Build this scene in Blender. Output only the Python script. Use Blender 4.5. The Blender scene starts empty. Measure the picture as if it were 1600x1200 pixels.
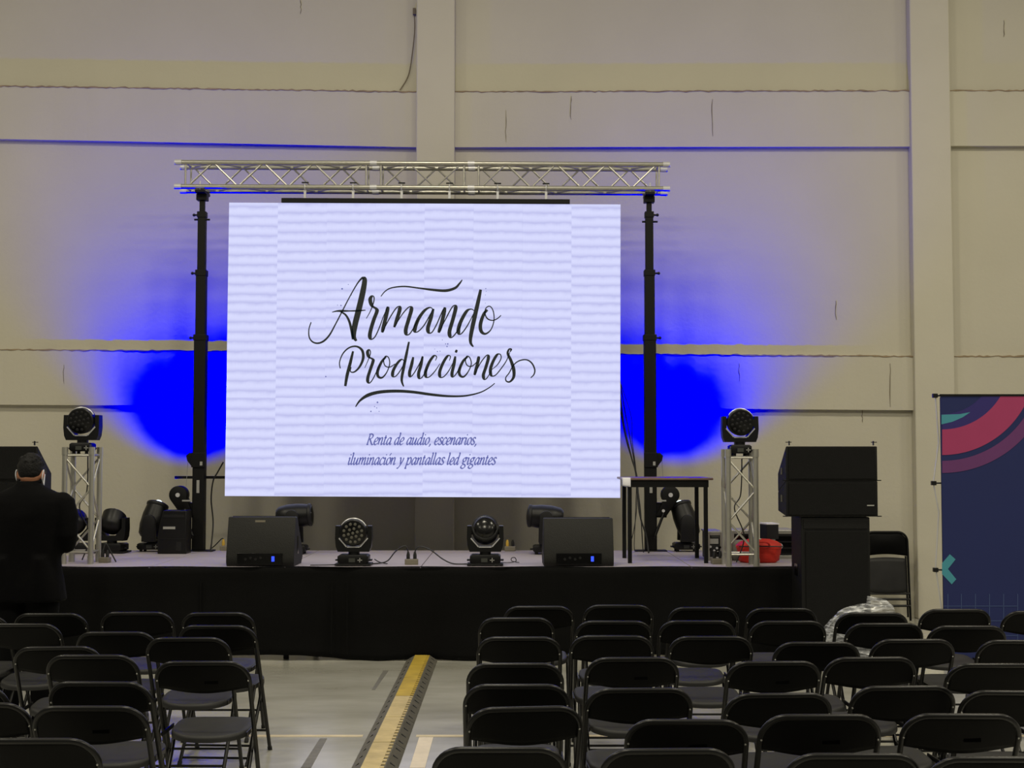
import bpy, bmesh, math, random
from mathutils import Vector, Matrix
random.seed(7)
SC = bpy.context.scene
COL = SC.collection
PI = math.pi

# ------------------------------------------------------------------ camera
F = 2200.0                    # focal length in pixels of the 1600x1200 frame
H = 1.79                      # eye height
TH = math.atan(0.05)          # pitch up
cam_d = bpy.data.cameras.new('camera')
cam_d.sensor_width = 36.0
cam_d.lens = F / 1600.0 * 36.0
cam_d.clip_end = 200
cam = bpy.data.objects.new('camera', cam_d)
COL.objects.link(cam)
cam.location = (0, 0, H)
cam.rotation_euler = (PI / 2 + TH, 0, 0)
SC.camera = cam

# ------------------------------------------------------------------ view + world
SC.view_settings.view_transform = 'Standard'
SC.view_settings.look = 'None'
SC.view_settings.gamma = 1.0
SC.view_settings.use_curve_mapping = False
SC.view_settings.exposure = 0.0

w = bpy.data.worlds.new('hall_ambient')
SC.world = w
w.use_nodes = True
w.node_tree.nodes['Background'].inputs[0].default_value = (1.0, 0.93, 0.77, 1)
w.node_tree.nodes['Background'].inputs[1].default_value = 0.20

# ------------------------------------------------------------------ hall lamps (high bay lamps under the roof, out of frame)
def hall_lamp(x, y, z, power, size=1.2):
    l = bpy.data.lights.new('high_bay_lamp', 'AREA')
    l.shape = 'DISK'; l.size = size; l.energy = power; l.color = (1.0, 0.92, 0.72)
    o = bpy.data.objects.new('high_bay_lamp', l)
    COL.objects.link(o); o.location = (x, y, z)
for lx in (-7.0, -1.0, 5.0, 11.0):
    for ly, pw in ((2.5, 285), (9.3, 190)):
        hall_lamp(lx, ly, 9.0, pw)

# ------------------------------------------------------------------ pixel -> place helpers
CT, ST = math.cos(TH), math.sin(TH)
def P(px, py, Y):
    u = (px - 800) / F; v = (600 - py) / F
    d = Vector((u, CT - v * ST, ST + v * CT))
    t = Y / d.y
    return Vector((d.x * t, Y, H + d.z * t))
def G(px, py, z0=0.0):        # where the line of sight meets a level z0
    u = (px - 800) / F; v = (600 - py) / F
    d = Vector((u, CT - v * ST, ST + v * CT))
    t = (z0 - H) / d.z
    return Vector((d.x * t, d.y * t, z0))
def X(px, Y): return P(px, 710, Y).x
def Z(py, Y): return P(800, py, Y).z

# ------------------------------------------------------------------ materials
def s2l(c):
    return tuple(((v / 255) / 12.92 if v / 255 <= .04045 else ((v / 255 + .055) / 1.055) ** 2.4) for v in c)
def mat(name, rgb, rough=.5, metal=0.0, spec=.5, noise=0.0, nscale=8.0, bump=0.0, bscale=60.0, emit=None, estr=0.0, stretch=None, coat=0.0):
    m = bpy.data.materials.new(name); m.use_nodes = True
    nt = m.node_tree; b = nt.nodes['Principled BSDF']
    c = s2l(rgb) + (1,)
    b.inputs['Base Color'].default_value = c
    b.inputs['Roughness'].default_value = rough
    b.inputs['Metallic'].default_value = metal
    b.inputs['Specular IOR Level'].default_value = spec
    b.inputs['Coat Weight'].default_value = coat
    if emit:
        b.inputs['Emission Color'].default_value = s2l(emit) + (1,)
        b.inputs['Emission Strength'].default_value = estr
    if noise or bump:
        tc = nt.nodes.new('ShaderNodeTexCoord')
        src = tc.outputs['Object']
        if stretch:
            mp = nt.nodes.new('ShaderNodeMapping'); mp.inputs['Scale'].default_value = stretch
            nt.links.new(src, mp.inputs[0]); src = mp.outputs[0]
    if noise:
        n = nt.nodes.new('ShaderNodeTexNoise'); n.inputs['Scale'].default_value = nscale; n.inputs['Detail'].default_value = 6
        nt.links.new(src, n.inputs['Vector'])
        mx = nt.nodes.new('ShaderNodeMix'); mx.data_type = 'RGBA'
        mx.inputs[6].default_value = tuple(v * (1 - noise) for v in c[:3]) + (1,)
        mx.inputs[7].default_value = tuple(min(1, v * (1 + noise)) for v in c[:3]) + (1,)
        nt.links.new(n.outputs['Fac'], mx.inputs[0]); nt.links.new(mx.outputs[2], b.inputs['Base Color'])
    if bump:
        n2 = nt.nodes.new('ShaderNodeTexNoise'); n2.inputs['Scale'].default_value = bscale; n2.inputs['Detail'].default_value = 4
        nt.links.new(src, n2.inputs['Vector'])
        bp = nt.nodes.new('ShaderNodeBump'); bp.inputs['Strength'].default_value = bump; bp.inputs['Distance'].default_value = .01
        nt.links.new(n2.outputs['Fac'], bp.inputs['Height']); nt.links.new(bp.outputs[0], b.inputs['Normal'])
    return m

M = {}
M['wall'] = mat('beige_wall_paint', (192, 187, 170), .75, noise=.06, nscale=1.3, bump=.25, bscale=22)
M['pilaster'] = mat('beige_pilaster_paint', (196, 191, 174), .7, noise=.05, nscale=2.0, bump=.2, bscale=25)
M['mortar'] = mat('brown_joint', (146, 128, 102), .9, noise=.5, nscale=9)
M['crack'] = mat('crack', (112, 102, 84), .9)
M['black_metal'] = mat('black_paint_metal', (7, 7, 7), .5, spec=.25, noise=.2, nscale=30)
M['chair_black'] = mat('chair_black_enamel', (3, 3, 3), .5, spec=.10, noise=.25, nscale=14, bump=.05, bscale=18)
M['chair_tube'] = mat('chair_tube_enamel', (4, 4, 4), .34, spec=.32, noise=.2, nscale=30)
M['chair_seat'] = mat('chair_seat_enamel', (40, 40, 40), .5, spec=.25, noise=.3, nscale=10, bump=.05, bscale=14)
M['rubber'] = mat('rubber', (15, 15, 15), .8)
M['rivet'] = mat('rivet', (170, 170, 165), .35, metal=.9)
M['sticker_dark'] = mat('worn_sticker', (2, 2, 2), .9, spec=.05, noise=.3, nscale=40)
M['black_plastic'] = mat('black_plastic', (7, 7, 8), .4, spec=.35, noise=.15, nscale=20)
M['dark_grey'] = mat('dark_grey_plastic', (22, 22, 23), .5, spec=.3)
M['grille'] = mat('speaker_grille', (7, 7, 7), .7, spec=.2, bump=.6, bscale=260)
M['speaker'] = mat('speaker_paint', (10, 10, 10), .6, spec=.25, bump=.35, bscale=140)
M['monitor'] = mat('monitor_paint', (22, 22, 20), .55, spec=.3, bump=.35, bscale=140)
M['silver'] = mat('brushed_silver', (205, 205, 208), .35, metal=.3)
M['alu'] = mat('aluminium_tube', (178, 176, 166), .34, metal=.72, noise=.08, nscale=12)
M['lens'] = mat('dark_lens', (4, 4, 5), .2, spec=.4)
M['led'] = mat('led_cup', (88, 86, 78), .4)
M['hot_lens'] = mat('lit_lens', (220, 240, 240), .2, emit=(225, 245, 250), estr=3.0)
M['blue_led'] = mat('blue_indicator', (40, 60, 220), .3, emit=(50, 80, 255), estr=1.2)
M['display'] = mat('small_display', (60, 62, 58), .3)
M['label_grey'] = mat('grey_label', (150, 150, 146), .6)
M['white_paper'] = mat('white_paper', (225, 225, 232), .7)
M['skirt'] = mat('black_skirt_cloth', (6, 6, 6), .9, spec=.15, noise=.35, nscale=3, bump=.3, bscale=90, stretch=(1, 1, 5))
M['deck'] = mat('stage_deck', (170, 162, 168), .55, noise=.12, nscale=5, bump=.1, bscale=40)
M['deck_edge'] = mat('stage_edge', (52, 48, 45), .7)
M['cable'] = mat('cable_rubber', (13, 13, 13), .5)
M['outlet'] = mat('outlet_box', (116, 110, 96), .5)
M['yellow_plug'] = mat('yellow_plug', (196, 160, 62), .5)
M['table_top'] = mat('table_top', (112, 88, 78), .4, noise=.15, nscale=20)
M['case_black'] = mat('case_laminate', (18, 18, 20), .5)
M['case_edge'] = mat('case_aluminium', (160, 158, 150), .4, metal=.6)
M['red_bag'] = mat('red_bag_fabric', (205, 44, 26), .7, noise=.25, nscale=14, bump=.5, bscale=26)
M['grey_cloth'] = mat('grey_cloth', (112, 108, 100), .85, noise=.3, nscale=30)
M['suit'] = mat('black_suit_cloth', (3, 3, 4), .9, spec=.12, bump=.15, bscale=60)
M['trouser'] = mat('black_trouser_cloth', (4, 4, 5), .9, spec=.12)
M['skin'] = mat('skin', (176, 122, 92), .5)
M['hair'] = mat('black_hair', (7, 6, 6), .6, spec=.25, noise=.4, nscale=60, bump=.8, bscale=120)
M['shirt'] = mat('white_shirt', (205, 208, 220), .7)
M['mask'] = mat('white_face_mask', (215, 218, 225), .7)
M['banner_blue'] = mat('banner_navy', (8, 25, 82), .75, noise=.08, nscale=2)
M['banner_indigo'] = mat('banner_indigo', (36, 26, 100), .75)
M['banner_pink'] = mat('banner_pink', (150, 46, 92), .75, noise=.1, nscale=3)
M['banner_purple'] = mat('banner_purple', (92, 42, 98), .75, noise=.1, nscale=3)
M['banner_teal'] = mat('banner_teal', (58, 134, 150), .75)
M['banner_line'] = mat('banner_grid_line', (62, 80, 124), .75)
M['yellow_lid'] = mat('ramp_yellow', (172, 146, 52), .65, noise=.4, nscale=7)
M['worn_lid'] = mat('ramp_yellow_worn', (182, 164, 118), .65, noise=.42, nscale=9)
M['ramp'] = mat('ramp_rubber', (92, 89, 80), .7, noise=.25, nscale=10)
M['floor_yellow'] = mat('floor_line_paint', (196, 182, 150), .5, noise=.25, nscale=8)
M['floor_dark'] = mat('floor_dark_tape', (104, 102, 96), .6, noise=.45, nscale=18)
M['floor_buff'] = mat('floor_buff_tape', (212, 200, 180), .5, noise=.2, nscale=14)
M['ink'] = mat('screen_ink', (14, 20, 20), .6, emit=(16, 24, 26), estr=.6)
M['ink_thin'] = mat('screen_ink_blue', (70, 78, 140), .6, emit=(84, 90, 150), estr=.9)

def m_floor():
    m = mat('polished_concrete', (150, 148, 138), .3)
    nt = m.node_tree; b = nt.nodes['Principled BSDF']
    tc = nt.nodes.new('ShaderNodeTexCoord')
    n = nt.nodes.new('ShaderNodeTexNoise'); n.inputs['Scale'].default_value = .9; n.inputs['Detail'].default_value = 8; n.inputs['Roughness'].default_value = .6
    mp = nt.nodes.new('ShaderNodeMapping'); mp.inputs['Scale'].default_value = (1, 2.2, 1)
    nt.links.new(tc.outputs['Object'], mp.inputs[0]); nt.links.new(mp.outputs[0], n.inputs['Vector'])
    r = nt.nodes.new('ShaderNodeValToRGB')
    r.color_ramp.elements[0].position = .3; r.color_ramp.elements[0].color = s2l((168, 166, 154)) + (1,)
    r.color_ramp.elements[1].position = .72; r.color_ramp.elements[1].color = s2l((200, 199, 190)) + (1,)
    nt.links.new(n.outputs['Fac'], r.inputs[0]); nt.links.new(r.outputs[0], b.inputs['Base Color'])
    n2 = nt.nodes.new('ShaderNodeTexNoise'); n2.inputs['Scale'].default_value = 3.5; n2.inputs['Detail'].default_value = 7
    nt.links.new(mp.outputs[0], n2.inputs['Vector'])
    mr = nt.nodes.new('ShaderNodeMapRange'); mr.inputs[3].default_value = .16; mr.inputs[4].default_value = .30
    nt.links.new(n2.outputs['Fac'], mr.inputs[0]); nt.links.new(mr.outputs[0], b.inputs['Roughness'])
    bp = nt.nodes.new('ShaderNodeBump'); bp.inputs['Strength'].default_value = .06; bp.inputs['Distance'].default_value = .02
    nt.links.new(n2.outputs['Fac'], bp.inputs['Height']); nt.links.new(bp.outputs[0], b.inputs['Normal'])
    b.inputs['Specular IOR Level'].default_value = .7
    b.inputs['Coat Weight'].default_value = .7; b.inputs['Coat Roughness'].default_value = .17
    return m
M['floor'] = m_floor()

def m_led():      # the lit face of an LED module: pale blue-white picture with faint refresh bands
    m = bpy.data.materials.new('led_face'); m.use_nodes = True
    nt = m.node_tree; nt.nodes.clear()
    out = nt.nodes.new('ShaderNodeOutputMaterial'); em = nt.nodes.new('ShaderNodeEmission')
    tc = nt.nodes.new('ShaderNodeTexCoord'); sx = nt.nodes.new('ShaderNodeSeparateXYZ')
    nt.links.new(tc.outputs['Object'], sx.inputs[0])
    at = nt.nodes.new('ShaderNodeAttribute'); at.attribute_type = 'OBJECT'; at.attribute_name = 'phase'
    nz = nt.nodes.new('ShaderNodeTexNoise'); nz.inputs['Scale'].default_value = 9; nz.inputs['Detail'].default_value = 5
    nt.links.new(tc.outputs['Object'], nz.inputs['Vector'])
    def math_(op, a, b_=None):
        n = nt.nodes.new('ShaderNodeMath'); n.operation = op
        for i, v in enumerate((a, b_)):
            if v is None: continue
            if isinstance(v, (int, float)): n.inputs[i].default_value = v
            else: nt.links.new(v, n.inputs[i])
        return n.outputs[0]
    z = math_('MULTIPLY', sx.outputs['Z'], 10.0)
    z = math_('ADD', z, at.outputs['Fac'])
    z = math_('ADD', z, math_('MULTIPLY', nz.outputs['Fac'], .35))
    fr = math_('FRACT', z)
    band = math_('POWER', math_('ABSOLUTE', math_('SUBTRACT', math_('MULTIPLY', fr, 2.0), 1.0)), 2.0)
    fine = math_('MULTIPLY', math_('SINE', math_('MULTIPLY', sx.outputs['X'], 420.0)), .06)
    t = math_('ADD', math_('ADD', band, fine), math_('MULTIPLY', math_('SUBTRACT', nz.outputs['Fac'], .5), .5))
    r = nt.nodes.new('ShaderNodeValToRGB')
    r.color_ramp.elements[0].position = 0; r.color_ramp.elements[0].color = s2l((217, 220, 255)) + (1,)
    r.color_ramp.elements[1].position = 1; r.color_ramp.elements[1].color = s2l((192, 194, 238)) + (1,)
    nt.links.new(t, r.inputs[0]); nt.links.new(r.outputs[0], em.inputs[0])
    em.inputs[1].default_value = 1.0
    nt.links.new(em.outputs[0], out.inputs[0])
    return m
M['led_face'] = m_led()

def m_plastic_film():
    m = bpy.data.materials.new('clear_plastic_film'); m.use_nodes = True
    nt = m.node_tree; b = nt.nodes['Principled BSDF']
    b.inputs['Base Color'].default_value = (.75, .77, .8, 1); b.inputs['Roughness'].default_value = .22
    b.inputs['Specular IOR Level'].default_value = .8
    tr = nt.nodes.new('ShaderNodeBsdfTransparent'); mx = nt.nodes.new('ShaderNodeMixShader')
    lw = nt.nodes.new('ShaderNodeTexNoise'); lw.inputs['Scale'].default_value = 7; lw.inputs['Detail'].default_value = 7; lw.inputs['Distortion'].default_value = 1.5
    tc = nt.nodes.new('ShaderNodeTexCoord'); mp = nt.nodes.new('ShaderNodeMapping'); mp.inputs['Scale'].default_value = (1, 1, 4.5); mp.inputs['Rotation'].default_value = (0, .6, 0)
    nt.links.new(tc.outputs['Object'], mp.inputs[0]); nt.links.new(mp.outputs[0], lw.inputs['Vector'])
    rp = nt.nodes.new('ShaderNodeMapRange'); rp.inputs[1].default_value = .45; rp.inputs[2].default_value = .72; rp.inputs[3].default_value = .08; rp.inputs[4].default_value = .75
    nt.links.new(lw.outputs['Fac'], rp.inputs[0]); nt.links.new(rp.outputs[0], mx.inputs[0])
    nt.links.new(tr.outputs[0], mx.inputs[1]); nt.links.new(b.outputs[0], mx.inputs[2])
    nt.links.new(mx.outputs[0], nt.nodes['Material Output'].inputs[0])
    return m
M['film'] = m_plastic_film()

# ------------------------------------------------------------------ mesh helpers
class MB:
    def __init__(s): s.v = []; s.f = []
    def add(s, vs, fs):
        o = len(s.v); s.v += [tuple(p) for p in vs]; s.f += [tuple(o + i for i in f) for f in fs]; return s
    def box(s, a, b):
        (x0, y0, z0), (x1, y1, z1) = a, b
        return s.add([(x0,y0,z0),(x1,y0,z0),(x1,y1,z0),(x0,y1,z0),(x0,y0,z1),(x1,y0,z1),(x1,y1,z1),(x0,y1,z1)],
                     [(0,3,2,1),(4,5,6,7),(0,1,5,4),(1,2,6,5),(2,3,7,6),(3,0,4,7)])
    def prism(s, poly, axis, a, b):      # poly: 2D outline (ccw), extruded along axis 'x','y','z' from a to b
        n = len(poly)
        def pt(p, t):
            if axis == 'x': return (t, p[0], p[1])
            if axis == 'y': return (p[0], t, p[1])
            return (p[0], p[1], t)
        vs = [pt(p, a) for p in poly] + [pt(p, b) for p in poly]
        fs = [tuple(range(n)), tuple(range(2*n-1, n-1, -1))] + [(i, n+i, n+(i+1) % n, (i+1) % n) for i in range(n)]
        return s.add(vs, fs)
    def tube(s, pts, r, n=8, closed=False):
        pts = [Vector(p) for p in pts]; k = len(pts)
        rr = r if isinstance(r, (list, tuple)) else [r] * k
        vs = []; up = None
        for i, p in enumerate(pts):
            if closed: d = (pts[(i+1) % k] - pts[i-1])
            else: d = pts[min(i+1, k-1)] - pts[max(i-1, 0)]
            d = d.normalized() if d.length > 1e-9 else Vector((0,0,1))
            if up is None:
                up = Vector((0,0,1)) if abs(d.z) < .9 else Vector((1,0,0))
            a = d.cross(up)
            if a.length < 1e-6: a = d.cross(Vector((0,1,0)))
            a.normalize(); b = a.cross(d).normalized(); up = b
            vs += [p + (a * math.cos(2*PI*j/n) + b * math.sin(2*PI*j/n)) * rr[i] for j in range(n)]
        fs = []
        for i in range(k if closed else k - 1):
            i2 = (i + 1) % k
            fs += [(i*n+j, i*n+(j+1) % n, i2*n+(j+1) % n, i2*n+j) for j in range(n)]
        if not closed:
            fs += [tuple(range(n-1, -1, -1)), tuple(range((k-1)*n, k*n))]
        return s.add(vs, fs)
    def lathe(s, prof, n=24, M4=None):   # prof: [(r, t)] about local Y axis
        M4 = M4 or Matrix()
        vs = [];
        for r, t in prof:
            vs += [M4 @ Vector((r*math.cos(2*PI*j/n), t, r*math.sin(2*PI*j/n))) for j in range(n)]
        fs = []
        for i in range(len(prof)-1):
            fs += [(i*n+j, (i+1)*n+j, (i+1)*n+(j+1) % n, i*n+(j+1) % n) for j in range(n)]
        fs += [tuple(range(n)), tuple(range(len(prof)*n-1, (len(prof)-1)*n-1, -1))]
        return s.add(vs, fs)
    def ball(s, c, r, n=12, m=8, M4=None):
        c = Vector(c); r = r if isinstance(r, (tuple, list)) else (r, r, r)
        vs = []
        for i in range(1, m):
            a = PI * i / m
            vs += [(c.x + r[0]*math.sin(a)*math.cos(2*PI*j/n), c.y + r[1]*math.sin(a)*math.sin(2*PI*j/n), c.z + r[2]*math.cos(a)) for j in range(n)]
        vs += [(c.x, c.y, c.z + r[2]), (c.x, c.y, c.z - r[2])]
        fs = []
        for i in range(m-2):
            fs += [(i*n+j, (i+1)*n+j, (i+1)*n+(j+1) % n, i*n+(j+1) % n) for j in range(n)]
        t = (m-1)*n
        fs += [(t, j, (j+1) % n) for j in range(n)] + [(t+1, (m-2)*n+(j+1) % n, (m-2)*n+j) for j in range(n)]
        if M4: vs = [M4 @ Vector(v) for v in vs]
        return s.add(vs, fs)
    def loft(s, rings):                   # rings of equal length, capped
        n = len(rings[0]); vs = [p for r in rings for p in r]; fs = []
        for i in range(len(rings)-1):
            fs += [(i*n+j, i*n+(j+1) % n, (i+1)*n+(j+1) % n, (i+1)*n+j) for j in range(n)]
        fs += [tuple(range(n-1, -1, -1)), tuple(range((len(rings)-1)*n, len(rings)*n))]
        return s.add(vs, fs)
    def sheet(s, fn, nu, nv, thick=None):  # open grid fn(u,v)
        vs = [fn(i/nu, j/nv) for j in range(nv+1) for i in range(nu+1)]
        fs = [(j*(nu+1)+i, j*(nu+1)+i+1, (j+1)*(nu+1)+i+1, (j+1)*(nu+1)+i) for j in range(nv) for i in range(nu)]
        return s.add(vs, fs)
    def xf(s, M4): s.v = [tuple(M4 @ Vector(p)) for p in s.v]; return s
    def build(s, name, m, parent=None, smooth=40, bevel=0, seg=2):
        me = bpy.data.meshes.new(name); me.from_pydata(s.v, [], s.f)
        bm = bmesh.new(); bm.from_mesh(me); bmesh.ops.recalc_face_normals(bm, faces=bm.faces)
        if bevel:
            es = [e for e in bm.edges if len(e.link_faces) == 2 and e.calc_face_angle(0) > .5]
            bmesh.ops.bevel(bm, geom=es, offset=bevel, segments=seg, profile=.5, affect='EDGES', clamp_overlap=True)
        bm.to_mesh(me); bm.free()
        me.materials.append(m if not isinstance(m, str) else M[m])
        if smooth:
            me.polygons.foreach_set('use_smooth', [True]*len(me.polygons)); me.set_sharp_from_angle(angle=math.radians(smooth))
        o = bpy.data.objects.new(name, me); COL.objects.link(o)
        if parent: o.parent = parent
        return o

def tag(o, label, cat, group=None, kind=None):
    if label: o['label'] = label
    if cat: o['category'] = cat
    if group: o['group'] = group
    if kind: o['kind'] = kind
    return o
def thing(name, label, cat, loc=(0,0,0), rz=0.0, group=None):
    o = bpy.data.objects.new(name, None); COL.objects.link(o)
    o.empty_display_size = .1
    o.location = loc; o.rotation_euler = (0, 0, rz)
    return tag(o, label, cat, group)
def struct(o, label=None):
    o['kind'] = 'structure'
    if label: o['label'] = label
    return o
def spline(pts, sub=8, closed=False):
    pts = [Vector(p) for p in pts]; n = len(pts); out = []
    rng = range(n if closed else n - 1)
    for i in rng:
        if closed: p0, p1, p2, p3 = pts[i-1], pts[i], pts[(i+1) % n], pts[(i+2) % n]
        else: p0, p1, p2, p3 = pts[max(i-1, 0)], pts[i], pts[i+1], pts[min(i+2, n-1)]
        for k in range(sub):
            t = k / sub
            out.append(.5*((2*p1) + (p2-p0)*t + (2*p0-5*p1+4*p2-p3)*t*t + (3*p1-p0-3*p2+p3)*t**3))
    if not closed: out.append(pts[-1])
    return out
def rot(axis, a): return Matrix.Rotation(a, 4, axis)
def tr(x, y, z): return Matrix.Translation((x, y, z))

# ================================================================== SETTING
WY = 15.55                   # face of the back wall
fl = struct(MB().box((-13, -4, -.2), (13, WY + .3, 0)).build('floor', 'floor', smooth=0), 'pale polished concrete hall floor')
wall = struct(MB().box((-13, WY, 0), (13, WY + .3, 9.6)).build('wall_back', 'wall', smooth=0), 'beige plastered hall wall with beams and pilasters')
BD, PD = .066, .13
pil_x = [(X(650, WY), X(710, WY)), (X(1426, WY), X(1488, WY))]
step = pil_x[1][0] - pil_x[0][0]
pil_x = [(pil_x[0][0]-step, pil_x[0][1]-step)] + pil_x + [(pil_x[1][0]+step, pil_x[1][1]+step)]
for a, b in pil_x:
    MB().box((a, WY-PD, 0), (b, WY+.01, 9.6)).build('pilaster', 'pilaster', wall, smooth=0, bevel=.012)
# horizontal concrete beams, one run for each bay
bays = [(-13, pil_x[0][0])] + [(pil_x[i][1], pil_x[i+1][0]) for i in range(3)] + [(pil_x[3][1], 13)]
def beam(xa, xb, zb0, zt0, zb1, zt1):
    n = 40; m = MB(); rings = []
    for i in range(n+1):
        t = i/n; x = xa + (xb-xa)*t; zb = zb0+(zb1-zb0)*t; zt = zt0+(zt1-zt0)*t + random.uniform(-.006, .006)
        y0 = WY - BD + random.uniform(-.003, .003)
        rings.append([(x, y0, zb), (x, WY+.01, zb), (x, WY+.01, zt), (x, y0, zt)])
    m.loft(rings).build('beam', 'wall', wall, smooth=0)
    m = MB(); rings = []
    for i in range(n*3+1):
        t = i/(n*3); x = xa + (xb-xa)*t; zt = zt0+(zt1-zt0)*t
        h = random.uniform(.003, .010); c = zt - .004 + random.uniform(-.006, .006)
        rings.append([(x, WY-BD-.007, c-h), (x, WY-BD+.02, c-h), (x, WY-BD+.02, c+h), (x, WY-BD-.007, c+h)])
    m.loft(rings).build('mortar_joint', 'mortar', wall, smooth=0)
hi = lambda y: Z(y, WY-BD)
for (xa, xb), (t0, b0, t1, b1, T0, B0, T1, B1) in zip(bays, [
        (126, 208, 130, 212, 542, 630, 544, 632), (133, 216, 143, 230, 545, 632, 551, 636),
        (143, 230, 141, 229, 551, 636, 556, 641), (141, 228, 141, 228, 556, 641, 556, 641), (141, 228, 141, 228, 556, 641, 556, 641)]):
    beam(xa, xb, hi(b0), hi(t0), hi(b1), hi(t1))
    beam(xa, xb, hi(B0), hi(T0), hi(B1), hi(T1))
# cracks and a hanging wire on the wall
for (px, y0, y1, on) in [(1113, 155, 213, 1), (892, 150, 187, 1), (790, 172, 222, 1), (1155, 568, 596, 1), (1391, 568, 636, 1), (100, 570, 600, 1), (470, 0, 22, 0), (1569, 32, 58, 0), (1306, 470, 500, 0), (1347, 640, 660, 0)]:
    yy = WY - (BD if on else 0)
    n = 6; rings = []
    for i in range(n+1):
        p = P(px + random.uniform(-1.0, 1.0), y0 + (y1-y0)*i/n, yy); hw = random.uniform(.0015, .004) * (1 if 0 < i < n else .3)
        rings.append([(p.x-hw, yy-.005, p.z), (p.x+hw, yy-.005, p.z), (p.x+hw, yy+.005, p.z), (p.x-hw, yy+.005, p.z)])
    MB().loft(rings).build('crack', 'crack', wall, smooth=0)
wr = spline([P(647, 18, WY-.03), P(648, 45, WY-.02), P(644, 85, WY-.02), P(638, 118, WY-.02), P(625, 141, WY-.03)], 6)
MB().tube(wr, .006, 6).box(tuple(P(645, 22, WY-.05)), tuple(P(650, 15, WY+.01))).build('wall_wire', 'crack', wall)

# floor markings
def strip(quad, m, name, h=.002):
    vs = [Vector((p.x, p.y, 0)) for p in quad]
    MB().add([(v.x, v.y, .0005) for v in vs] + [(v.x, v.y, h) for v in vs], [(0,1,2,3),(4,5,6,7),(0,1,5,4),(1,2,6,5),(2,3,7,6),(3,0,4,7)]).build(name, m, fl, smooth=0)
yl = G(560, 1150).y
strip([Vector((-7, yl-.03, 0)), Vector((-.95, yl-.03, 0)), Vector((-.95, yl+.03, 0)), Vector((-7, yl+.03, 0))], 'floor_yellow', 'painted_line')
strip([Vector((-.61, yl-.03, 0)), Vector((7, yl-.03, 0)), Vector((7, yl+.03, 0)), Vector((-.61, yl+.03, 0))], 'floor_yellow', 'painted_line')
strip([G(470, 1200), G(486, 1200), G(511, 1154), G(500, 1154)], 'floor_dark', 'tape_strip')
strip([G(640, 1200), G(664, 1200), G(677, 1152), G(655, 1152)], 'floor_buff', 'tape_strip')
strip([G(581, 1078), G(586, 1078), G(607, 1048), G(599, 1048)], 'floor_dark', 'tape_strip')

# ================================================================== STAGE
SZ = .806; SY0, SY1 = 12.37, 14.52; SX0, SX1 = -4.36, 2.76
stage = thing('stage_platform', 'low stage platform with grey deck panels along the wall', 'stage', ((SX0+SX1)/2, SY0, 0))
nx = 6; pw = (SX1-SX0)/nx; half = (SX1-SX0)/2
me0 = None
for i in range(nx):
    for j in range(2):
        d = (SY1-SY0)/2
        if me0 is None:
            o = MB().box((.004, .003, -.06), (pw-.004, d-.003, 0)).build('deck_panel', 'deck', stage, smooth=0, bevel=.003); me0 = o.data
        else:
            o = bpy.data.objects.new('deck_panel', me0); COL.objects.link(o); o.parent = stage
        o.location = (-half + i*pw, j*d, SZ)
MB().box((-half+.01, .01, SZ-.14), (half-.01, SY1-SY0-.01, SZ-.061)).build('frame', 'deck_edge', stage, smooth=0)
for i in range(nx+1):
    for y in (.12, SY1-SY0-.12):
        x = min(max(-half+i*pw, -half+.06), half-.06)
        MB().tube([(x, y, 0), (x, y, SZ-.14)], .025, 8).build('leg', 'black_metal', stage)
# black skirt hung along the front
def skirt_fn(u, v):
    x = SX0 + (SX1-SX0)*u
    z = SZ - .004 + .005*math.sin(x*2.3) + .003*math.sin(x*7.1) - v*(SZ-.03 - .02*math.sin(x*1.9) - .012*math.sin(x*5.7))
    amp = .004 + .016*v
    y = SY0 - .030 - amp*(math.sin(x*9.0 + 1.3*math.sin(x*1.7)) + .5*math.sin(x*23+v*3)) - .006*math.sin(v*9+x*1.5)
    return (x, y, z)
sk = MB().sheet(skirt_fn, 330, 14).build('stage_skirt', 'skirt', smooth=60)
sk.modifiers.new('thick', 'SOLIDIFY').thickness = .003
tag(sk, 'black cloth skirt hung along the front of the stage', 'skirt')
hem = MB().sheet(lambda u, v: (SX0+(SX1-SX0)*u, SY0-.034+v*.05 + .004*math.sin(u*60), SZ+.004+.003*math.sin(u*41)), 120, 2).build('hem', 'skirt', sk)
hem.modifiers.new('thick', 'SOLIDIFY').thickness = .003
for pxs in (318, 521, 545):
    MB().box((X(pxs, SY0)-.006, SY0-.062, .06), (X(pxs, SY0)+.006, SY0-.05, SZ-.12)).build('seam', 'skirt', sk)

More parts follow.
